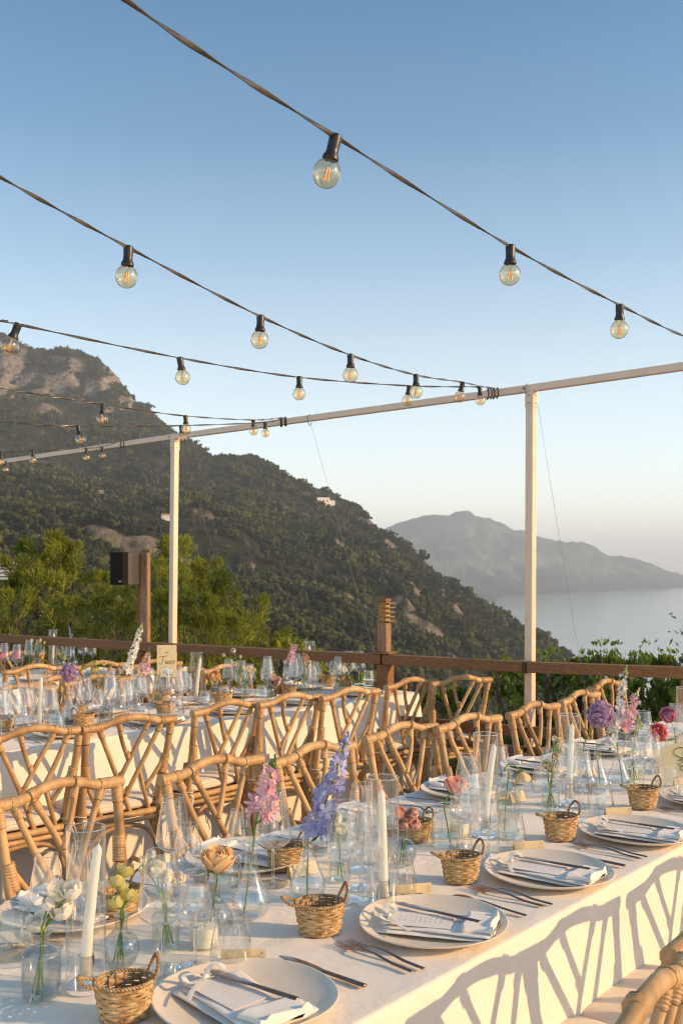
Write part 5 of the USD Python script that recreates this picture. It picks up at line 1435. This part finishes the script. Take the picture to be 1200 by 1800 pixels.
def calyx(c, axis, R):
    B = basis(axis)
    r = np.random.default_rng(1)
    return join([petal(c - B[2] * R * 0.15, B, k * 1.256, R * 0.92, 0.1, 1.15, 0.36, 0.05, r, n=4) for k in range(5)])


def floret(c, axis, R, petals, r, cup=0.4):
    """A small open flower of a few rounded, cupped petals."""
    B = basis(axis)
    out = []
    off = r.uniform(0, 6.28)
    for k in range(petals):
        th = off + k * 2 * np.pi / petals + r.normal() * 0.12
        rad = math.cos(th) * B[0] + math.sin(th) * B[1]
        sd = np.cross(B[2], rad)
        w = R * 3.5 / petals * r.uniform(0.9, 1.15)
        lift = cup * r.uniform(0.5, 1.4)
        pts_ = [(0.0, 0.0, 0.0), (0.35, 0.34, 0.20), (0.68, 0.52, 0.48), (0.93, 0.34, 0.78), (1.03, 0.0, 0.80), (0.93, -0.34, 0.78), (0.68, -0.52, 0.48), (0.35, -0.34, 0.20), (0.62, 0.0, 0.28)]
        p = np.array([c + rad * R * a_ + sd * w * b_ + B[2] * R * lift * h_ for a_, b_, h_ in pts_]) + r.normal(size=(9, 3)) * R * 0.03
        out.append((p, np.array([[8, i, i + 1] for i in range(7)] + [[8, 7, 0]])))
    return join(out)


PET = {'white': petal_look('petal_white', (0.92, 0.86, 0.73), (0.95, 0.91, 0.81), 0.55), 'cream': petal_look('petal_cream', (0.78, 0.72, 0.50), (0.84, 0.78, 0.58)), 'yellow': petal_look('petal_yellow', (0.78, 0.66, 0.20), (0.84, 0.75, 0.34)),
       'peach': petal_look('petal_peach', (0.88, 0.58, 0.29), (0.92, 0.70, 0.40)), 'pink': petal_look('petal_pink', (0.84, 0.38, 0.32), (0.90, 0.58, 0.48)), 'salmon': petal_look('petal_salmon', (0.87, 0.52, 0.42), (0.92, 0.68, 0.56)),
       'deep': petal_look('petal_deep_pink', (0.76, 0.18, 0.20), (0.84, 0.32, 0.34)), 'rosy': petal_look('petal_rosy', (0.78, 0.30, 0.40), (0.84, 0.44, 0.52)), 'lilacpink': petal_look('petal_stock_pink', (0.74, 0.38, 0.46), (0.86, 0.60, 0.62)),
       'blue': petal_look('petal_blue', (0.28, 0.29, 0.55), (0.56, 0.56, 0.74)), 'palelilac': petal_look('petal_pale_lilac', (0.58, 0.56, 0.62), (0.76, 0.73, 0.70)), 'purple': petal_look('petal_purple', (0.42, 0.25, 0.42), (0.60, 0.42, 0.58)),
       'coral': petal_look('petal_coral', (0.82, 0.36, 0.18), (0.86, 0.48, 0.26)), 'green': petal_look('petal_green', (0.45, 0.52, 0.22), (0.60, 0.64, 0.34))}
FL = np.random.default_rng(21)


def vase_at(kind, table, u, v, look_word):
    p = at(u, v, 0.7515)
    place(gk[kind], 'bud_vase', look_word, 'vase', p, FL.uniform(0, 6.28), f'bud vases on the {TNAME[table]}')
    return p, BOT[kind][1]


def stem_line(base, neck, head, r, k=0):
    a = r.uniform(0, 6.28)
    b = base + [0.016 * math.cos(a), 0.016 * math.sin(a), 0.008]
    nk_ = base + [-0.005 * math.cos(a), -0.005 * math.sin(a), neck - 0.004]
    return spline([b, (b + nk_) / 2, nk_, (nk_ * 0.45 + head * 0.55) + [0, 0, 0.006], head], 22)


def heads(name, label, cat, base, neck, hs, style, col, R, detail=True, axis_out=0.35, group=None, stem_r=0.0017):
    """Round flowers; hs: photo positions (u, v) of the heads; all heads of a bunch are one thing."""
    t = thing(name, label, cat, base, group=group)
    for k, (u, v, s) in enumerate(hs):
        h = far(u, v, base[1] + FL.normal() * 0.008) - base
        line = stem_line(np.zeros(3), neck, h, FL)
        ax = unit(line[-1] - line[-4] + np.array([FL.normal() * 0.2, -axis_out, 0.25]))
        part(t, 'stem', tube(line, stem_r, 6), STEM)
        if style == 'rose':
            ax = unit(np.array([0.16, -0.22, 1.0]))
        core, pets = round_bloom(h, ax, R * s, style, FL)
        if detail:
            bl_ = part(t, 'bloom', core, PET[col])
            for m in pets:
                part(bl_, 'petal', m, PET[col])
        else:
            part(t, 'bloom', join([core] + pets), PET[col])
        part(t, 'calyx', calyx(h, ax, R * s * 0.9), GREENLEAF)
    return t


def spike(name, label, cat, base, neck, foot_px, tip_px, col, n, R, petals, detail=True, bud=None, group=None, cup=0.4, depth=0.0):
    """A tall spike: florets round an axis from foot_px to tip_px, buds at the tip."""
    t = thing(name, label, cat, base, group=group)
    a, b = far(*foot_px, base[1] + depth) - base, far(*tip_px, base[1] + depth) - base
    line = stem_line(np.zeros(3), neck, a, FL)
    mid = (a + b) / 2 + [0.004, 0, 0]
    part(t, 'stem', tube(np.vstack([line, spline([a, mid, b], 12)[1:]]), 0.0022, 6), STEM)
    e = unit(b - a)
    B = basis(e)
    L = np.linalg.norm(b - a)
    many = []
    for k in range(n):
        q = (k + 0.3) / n
        th = k * 2.399 + FL.normal() * 0.2
        size = R * (1.02 - 0.55 * q ** 1.6) * FL.uniform(0.72, 1.15)
        rad = math.cos(th) * B[0] + math.sin(th) * B[1]
        c = a + (b - a) * (q + FL.normal() * 0.012) + rad * size * FL.uniform(0.7, 1.15) + np.array([0.006, 0, 0]) * math.sin(q * 3.1)
        many.append(floret(c, rad + e * 0.25 + FL.normal(size=3) * 0.3, size, petals, FL, cup))
    if detail:
        for m in many:
            part(t, 'floret', m, PET[col])
    else:
        part(t, 'florets', join(many), PET[col], False)
    buds = [ball(b + e * 0.004 * i + 0.35 * R * np.array([math.cos(i * 2.4), math.sin(i * 2.4), 0]) * (1 - i / 9), R * 0.28 * (1 - i / 14), 1) for i in range(8)]
    part(t, 'buds', join(buds), PET[bud] if bud else GREENLEAF)
    lf = leaves(np.array([a + e * -0.02, a + e * -0.035]), np.array([[0.6, -0.2, 0.5], [-0.7, -0.1, 0.3]]), np.array([0.035, 0.03]), np.array([0.008, 0.008]), FL)
    part(t, 'leaf', lf, GREENLEAF, False)
    return t


def allium(label, base, neck, px, R, n=150, group=None):
    t = thing('allium', label, 'flower', base, group=group)
    h = far(*px, base[1]) - base
    part(t, 'stem', tube(stem_line(np.zeros(3), neck, h, FL), 0.0024, 6), STEM)
    out, sp2 = [], []
    for k in range(n):
        d = FL.normal(size=3)
        d /= np.linalg.norm(d)
        rr = R * FL.uniform(0.72, 1.05)
        out.append(floret(h + d * rr, d + FL.normal(size=3) * 0.2, R * 0.20, 6, FL, 0.35))
        sp2.append(tube([h, h + d * rr], 0.0006, 3, caps=False))
    part(t, 'florets', join(out), PET['purple'], False, kind='stuff')
    part(t, 'pedicels', join(sp2), PET['purple'], False, kind='stuff')


VG = 'flowers on the front table'
# front table, from left to right
p, nk1 = vase_at('apothecary', 'T1', 73, 1752, 'smoky apothecary bottle at the left with the white lisianthus')
heads('lisianthus', 'bunch of white lisianthus in the smoky bottle at the left of the front table', 'flowers', p, nk1, [(101, 1566, 1.1), (126, 1567, 0.95), (109, 1600, 1.1), (86, 1588, 0.8), (66, 1622, 1.05)], 'lisianthus', 'white', 0.0185, axis_out=0.1)
p, nk1 = vase_at('globe', 'T1', 213, 1700, 'round smoky glass vase holding the yellow carnations')
heads('carnation', 'yellow spray carnations in the round smoky vase beside the leftmost candle', 'flowers', p, nk1, [(220, 1531, 1.0), (206, 1548, 1.0), (226, 1572, 1.0), (204, 1586, 1.1), (214, 1560, 0.8), (231, 1578, 0.7)], 'carnation', 'yellow', 0.0135, axis_out=-0.1)
p, nk1 = vase_at('jar', 'T1', 291, 1668, 'small glass jar with the white ranunculus behind the nearest wine glass')
heads('ranunculus', 'white ranunculus and buds in the small jar behind the nearest wine glass', 'flowers', p, nk1, [(275, 1527, 1.0), (293, 1541, 0.85), (312, 1546, 0.95), (266, 1502, 0.55), (251, 1512, 0.5), (254, 1528, 0.7)], 'ranunculus', 'white', 0.0165)
p, nk1 = vase_at('flask', 'T1', 378, 1642, 'smoky round flask with a long neck holding the peach rose')
heads('rose', 'single large peach rose in the long necked smoky flask', 'flower', p, nk1, [(383, 1512, 1.0)], 'rose', 'peach', 0.0325, axis_out=-0.05, stem_r=0.0026)
p, nk1 = vase_at('teardrop', 'T1', 441, 1612, 'clear teardrop vase holding the pink stock')
spike('stock_flower', 'pink stock flower spike in the clear teardrop vase left of the delphinium', 'flower', p, nk1, (452, 1436), (478, 1348), 'lilacpink', 26, 0.0195, 7, cup=0.7)
p, nk1 = vase_at('teardrop', 'T1', 541, 1580, 'clear teardrop vase holding the tall blue delphinium')
spike('delphinium', 'tall blue delphinium spike leaning right above the front table', 'flower', p, nk1, (549, 1468), (606, 1306), 'blue', 38, 0.0235, 5, bud='blue', cup=0.35)
p, nk1 = vase_at('jar', 'T1', 597, 1548, 'small jar holding the cream lisianthus behind the wine glasses')
heads('lisianthus', 'two cream lisianthus right of the blue delphinium', 'flowers', p, nk1, [(590, 1440, 1.0), (600, 1458, 0.8)], 'lisianthus', 'cream', 0.0165)
p, nk1 = vase_at('globe', 'T1', 708, 1523, 'round smoky vase holding the salmon ranunculus')
heads('ranunculus', 'cluster of salmon ranunculus blooms beside the middle candle', 'flowers', p, nk1, [(704, 1428, 1.0), (724, 1431, 1.0), (708, 1449, 1.0), (728, 1450, 0.9), (715, 1438, 1.0)], 'ranunculus', 'salmon', 0.0165)
p, nk1 = vase_at('wide', 'T1', 783, 1488, 'wide clear bottle holding the single pink rose')
heads('rose', 'single pink rose bending right out of the wide clear bottle', 'flower', p, nk1, [(801, 1382, 1.0)], 'rose', 'pink', 0.0300, axis_out=-0.05, stem_r=0.0022)
p, nk1 = vase_at('tall', 'T1', 893, 1466, 'tall clear bottle holding the drooping peach flower')
t = thing('scabiosa', 'peach flower drooping over from the tall clear bottle', 'flower', p)
h = far(914, 1360, p[1]) - p
top_ = far(896, 1343, p[1]) - p
part(t, 'stem', tube(spline([[-0.012, 0, 0.01], [-0.008, 0, 0.09], [0.0, 0, nk1], top_ + [-0.018, 0, -0.02], top_, h + [0.002, 0, 0.010], h], 30), 0.0021, 6), STEM)
core, pets = round_bloom(h + [0.006, 0, -0.012], np.array([0.35, -0.15, -1.0]), 0.021, 'rose', FL)
bl_ = part(t, 'bloom', core, PET['peach'])
for m in pets:
    part(bl_, 'petal', m, PET['peach'])
part(t, 'calyx', calyx(h + [0.004, 0, -0.006], np.array([0.35, -0.15, -1.0]), 0.017), GREENLEAF)
p, nk1 = vase_at('jar', 'T1', 967, 1425, 'small clear jar holding the cream lisianthus buds')
heads('lisianthus', 'cream lisianthus with pale buds in the small jar left of the fourth candle', 'flowers', p, nk1, [(961, 1345, 1.0), (978, 1308, 0.75), (974, 1300, 0.6), (984, 1322, 0.8), (976, 1330, 0.8), (981, 1303, 0.6), (968, 1352, 0.7)], 'lisianthus', 'cream', 0.0155)
p, nk1 = vase_at('teardrop', 'T1', 1028, 1392, 'clear teardrop vase holding the purple allium')
allium('large purple allium globe on the front table near the right', p, nk1, (1055, 1256), 0.046, 190)
p, nk1 = vase_at('teardrop', 'T1', 1050, 1394, 'clear teardrop vase holding the tall pale delphinium')
spike('delphinium', 'tall pale lilac delphinium behind the purple allium', 'flower', p, nk1, (1068, 1312), (1098, 1184), 'palelilac', 44, 0.0175, 5, bud='green', cup=0.4, depth=0.03)
p, nk1 = vase_at('teardrop', 'T1', 1087, 1388, 'clear teardrop vase holding the lilac stock')
spike('stock_flower', 'lilac pink stock spike right of the purple allium', 'flower', p, nk1, (1092, 1280), (1118, 1222), 'lilacpink', 30, 0.0165, 7, bud='cream', cup=0.7)
p, nk1 = vase_at('jar', 'T1', 1112, 1376, 'small jar with green buds right of the lilac stock')
heads('lisianthus', 'pale green buds on stems right of the lilac stock', 'flowers', p, nk1, [(1120, 1262, 0.7), (1124, 1276, 0.8), (1116, 1290, 0.8), (1108, 1292, 0.7)], 'lisianthus', 'green', 0.0150, detail=False)
p, nk1 = vase_at('flask', 'T1', 1150, 1360, 'round flask holding the deep pink ranunculus')
heads('ranunculus', 'deep pink ranunculus facing us on the front table at the right', 'flower', p, nk1, [(1155, 1288, 1.0)], 'ranunculus', 'deep', 0.034, axis_out=0.7)
p, nk1 = vase_at('wide', 'T1', 1186, 1338, 'wide bottle holding the rosy ranunculus at the right edge')
heads('ranunculus', 'rosy pink ranunculus at the right edge, higher than the deep pink one', 'flower', p, nk1, [(1173, 1257, 1.0)], 'ranunculus', 'rosy', 0.030, axis_out=0.6)
# middle table
p, nk1 = vase_at('teardrop', 'T2', 98, 1279, 'slender teardrop vase holding the middle table allium')
allium('purple allium globe on the middle table at the left', p, nk1, (122, 1183), 0.046, 130)
p, nk1 = vase_at('jar', 'T2', 184, 1262, 'small jar with the round yellow flowers on the middle table')
heads('craspedia', 'round yellow flowers on the middle table left of the white delphinium', 'flowers', p, nk1, [(167, 1176, 1.2), (148, 1173, 0.9), (183, 1167, 0.7), (169, 1165, 0.8)], 'ranunculus', 'yellow', 0.0165, detail=False)
p, nk1 = vase_at('teardrop', 'T2', 206, 1254, 'teardrop vase holding the white delphinium on the middle table')
spike('delphinium', 'leaning white delphinium spike on the middle table beside the speaker post', 'flower', p, nk1, (222, 1180), (247, 1104), 'white', 40, 0.0195, 5, detail=True, bud='green')
p, nk1 = vase_at('teardrop', 'T2', 237, 1250, 'teardrop vase holding the lilac stock on the middle table')
spike('stock_flower', 'lilac stock spike on the middle table left of the number card', 'flower', p, nk1, (251, 1182), (260, 1146), 'lilacpink', 22, 0.018, 7, cup=0.7)
p, nk1 = vase_at('tall', 'T2', 278, 1243, 'tall bottle in front of the number card on the middle table')
heads('tulip', 'pale tulip bending in front of the number card', 'flower', p, nk1, [(296, 1181, 1.0)], 'lisianthus', 'white', 0.024, axis_out=0.0)
p, nk1 = vase_at('apothecary', 'T2', 377, 1237, 'apothecary bottle holding the peach ranunculus on the middle table')
heads('ranunculus', 'peach ranunculus on the middle table right of the number card', 'flower', p, nk1, [(378, 1188, 1.0)], 'ranunculus', 'peach', 0.031, axis_out=0.6)
p, nk1 = vase_at('jar', 'T2', 431, 1228, 'small jar holding the pale green flowers on the middle table')
heads('lisianthus', 'tall pale green and white flowers on the middle table', 'flowers', p, nk1, [(410, 1144, 0.9), (393, 1152, 0.6), (422, 1155, 0.6), (412, 1168, 0.9), (424, 1174, 0.9), (437, 1177, 0.9), (446, 1178, 0.8)], 'lisianthus', 'cream', 0.0165, detail=False)
p, nk1 = vase_at('globe', 'T2', 474, 1226, 'round vase holding the coral flowers on the middle table')
heads('sweet_pea', 'dusty coral flowers low on the middle table', 'flowers', p, nk1, [(480, 1192, 1.0), (488, 1200, 0.9), (477, 1188, 0.7), (490, 1195, 0.8)], 'carnation', 'salmon', 0.018, detail=False)
p, nk1 = vase_at('teardrop', 'T2', 501, 1218, 'teardrop vase holding the pink stock on the middle table')
spike('stock_flower', 'pink stock spike standing high against the railing on the middle table', 'flower', p, nk1, (507, 1166), (517, 1132), 'lilacpink', 24, 0.019, 7, cup=0.7)
p, nk1 = vase_at('jar', 'T2', 535, 1222, 'small jar holding the orange flower on the middle table')
spike('snapdragon', 'small orange flower spike left of the right candle on the middle table', 'flower', p, nk1, (538, 1164), (533, 1148), 'coral', 12, 0.014, 6)
p, nk1 = vase_at('globe', 'T2', 593, 1212, 'round vase holding the white ranunculus on the middle table')
heads('ranunculus', 'white ranunculus at the right end of the middle table', 'flowers', p, nk1, [(577, 1167, 0.95), (597, 1173, 0.95), (605, 1177, 0.9), (585, 1183, 1.05), (588, 1160, 0.5)], 'ranunculus', 'white', 0.021, axis_out=0.5, detail=False)
p, nk1 = vase_at('teardrop', 'T2', 122, 1270, 'empty teardrop vase below the purple allium on the middle table')
p, nk1 = vase_at('apothecary', 'T2', 186, 1272, 'apothecary bottle near the yellow flowers on the middle table')
p, nk1 = vase_at('teardrop', 'T2', 42, 1290, 'teardrop vase at the left end of the middle table')
# back table
p, nk1 = vase_at('globe', 'T3', 28, 1186, 'round vase holding the red rose on the back table')
heads('ranunculus', 'single coral red bloom on the back table at the left', 'flower', p, nk1, [(27, 1152, 1.0)], 'ranunculus', 'deep', 0.033, axis_out=0.6, detail=False)
p, nk1 = vase_at('jar', 'T3', 66, 1176, 'small jar holding the yellow buds on the back table')
heads('carnation', 'small yellow buds above the back table', 'flowers', p, nk1, [(56, 1126, 0.9), (70, 1126, 1.0), (78, 1130, 0.8), (63, 1132, 0.7)], 'carnation', 'yellow', 0.013, detail=False)
p, nk1 = vase_at('teardrop', 'T3', 128, 1172, 'teardrop vase holding the blue delphinium on the back table')
spike('delphinium', 'thin blue delphinium rising above the railing on the back table', 'flower', p, nk1, (128, 1150), (122, 1106), 'blue', 16, 0.016, 5, bud='blue', detail=False)
p, nk1 = vase_at('globe', 'T3', 108, 1174, 'round vase with yellow flowers on the back table')
heads('carnation', 'low yellow flowers beside the back candle', 'flowers', p, nk1, [(106, 1152, 1.0), (112, 1158, 1.0)], 'carnation', 'yellow', 0.016, detail=False)
heads('ranunculus', 'pink bloom at the left frame edge on the back table', 'flower', at(2, 1186, 0.7515), 0.05, [(1, 1153, 1.0)], 'ranunculus', 'rosy', 0.028, detail=False)

# ------------------------------------------------------------------ number cards with script lettering
SCRIPT = {
    'T': ([[0.0, 0.82], [0.15, 0.98], [0.45, 0.92], [0.75, 0.95], [0.95, 1.05]], [[0.50, 0.93], [0.46, 0.6], [0.40, 0.2], [0.28, 0.0], [0.12, 0.06], [0.10, 0.18]]),
    'w': ([[0.0, 0.35], [0.10, 0.45], [0.12, 0.15], [0.20, 0.02], [0.32, 0.12], [0.36, 0.42], [0.38, 0.12], [0.48, 0.02], [0.58, 0.15], [0.60, 0.42], [0.70, 0.36]],),
    'o': ([[0.30, 0.42], [0.12, 0.38], [0.03, 0.20], [0.12, 0.02], [0.30, 0.06], [0.38, 0.24], [0.28, 0.42], [0.36, 0.36], [0.52, 0.38]],),
    'O': ([[0.55, 1.0], [0.25, 0.92], [0.05, 0.55], [0.15, 0.1], [0.45, -0.02], [0.78, 0.3], [0.80, 0.75], [0.55, 1.0], [0.35, 0.85], [0.5, 0.70], [0.9, 0.9]],),
    'n': ([[0.0, 0.35], [0.08, 0.44], [0.10, 0.02], [0.14, 0.30], [0.26, 0.44], [0.34, 0.32], [0.34, 0.06], [0.44, 0.02], [0.52, 0.12]],),
    'e': ([[0.02, 0.2], [0.24, 0.26], [0.30, 0.38], [0.18, 0.44], [0.06, 0.28], [0.10, 0.06], [0.26, 0.0], [0.44, 0.16]],)}
ADV = {'T': 0.72, 'w': 0.70, 'o': 0.50, 'O': 0.86, 'n': 0.50, 'e': 0.45}


def script(word, size, x0, z0, y):
    out, x = [], 0.0
    for ch in word:
        for st in SCRIPT[ch]:
            q = spline(np.array(st), 26)
            line = np.column_stack([x0 + (x + q[:, 0] + 0.12 * q[:, 1]) * size, np.full(26, y), z0 + q[:, 1] * size])
            out.append(tube(line, 0.00085 + 0.0005 * np.abs(np.sin(np.arange(26) * 0.35)), 5))
        x += ADV[ch]
    return join(out)


def number_card(label, p, word, w, h, rz, lift, lying=False):
    """Portrait card; lying = resting on its long edge, so that the lettering runs downwards, leaning back a little."""
    t = thing('number_card', label, 'sign', p, rz)

    def pose(m):
        v = np.array(m[0]) - [0, 0, lift + h / 2]
        if lying:
            a_ = 1.25
            v = np.column_stack([v[:, 0] * math.cos(a_) + v[:, 2] * math.sin(a_), v[:, 1], -v[:, 0] * math.sin(a_) + v[:, 2] * math.cos(a_)])
            v = np.column_stack([v[:, 0], v[:, 1] * 0.95 + v[:, 2] * 0.3, v[:, 2] * 0.95 + 0.077])
        else:
            v = v + [0, 0, lift + h / 2]
        return v, m[1]
    part(t, 'card', pose(box(0, 0, lift + h / 2, w, 0.0014, h, 0.0004)), SIGN, False)
    part(t, 'lettering', pose(script(word, h * 0.26, -w * (0.41 if word == 'Two' else 0.40), lift + h * 0.40, -0.0012)), INK)
    part(t, 'small_text', pose(join([box(-w * 0.10 + i * w * 0.05, -0.0011, lift + h * 0.76, w * 0.03, 0.0006, h * 0.022, 0.0001) for i in range(5)])), INK, False)
    r = np.random.default_rng(2)
    part(t, 'flower_print', pose(join([box(-w * 0.36 + r.uniform(-0.06, 0.08) * w, -0.0011, lift + h * r.uniform(0.72, 0.95), w * 0.03, 0.0006, w * 0.04, 0.0001) for _ in range(14)])), PALEINK, False)
    if not lying:
        part(t, 'holder', join([box(0, 0.006, 0.006, w * 0.5, 0.03, 0.012, 0.002), box(0, 0.002, lift * 0.5 + 0.01, 0.006, 0.003, lift + 0.02, 0.001)]), CARD, False)


number_card('cream number card reading Two, standing among the glasses of the middle table', at(293, 1233, 0.7515), 'Two', 0.115, 0.19, 0.10, 0.145)
number_card('cream number card reading One, on its side at the right edge of the front table', at(1199, 1372, 0.7515), 'One', 0.125, 0.19, -0.15, 0.0, True)
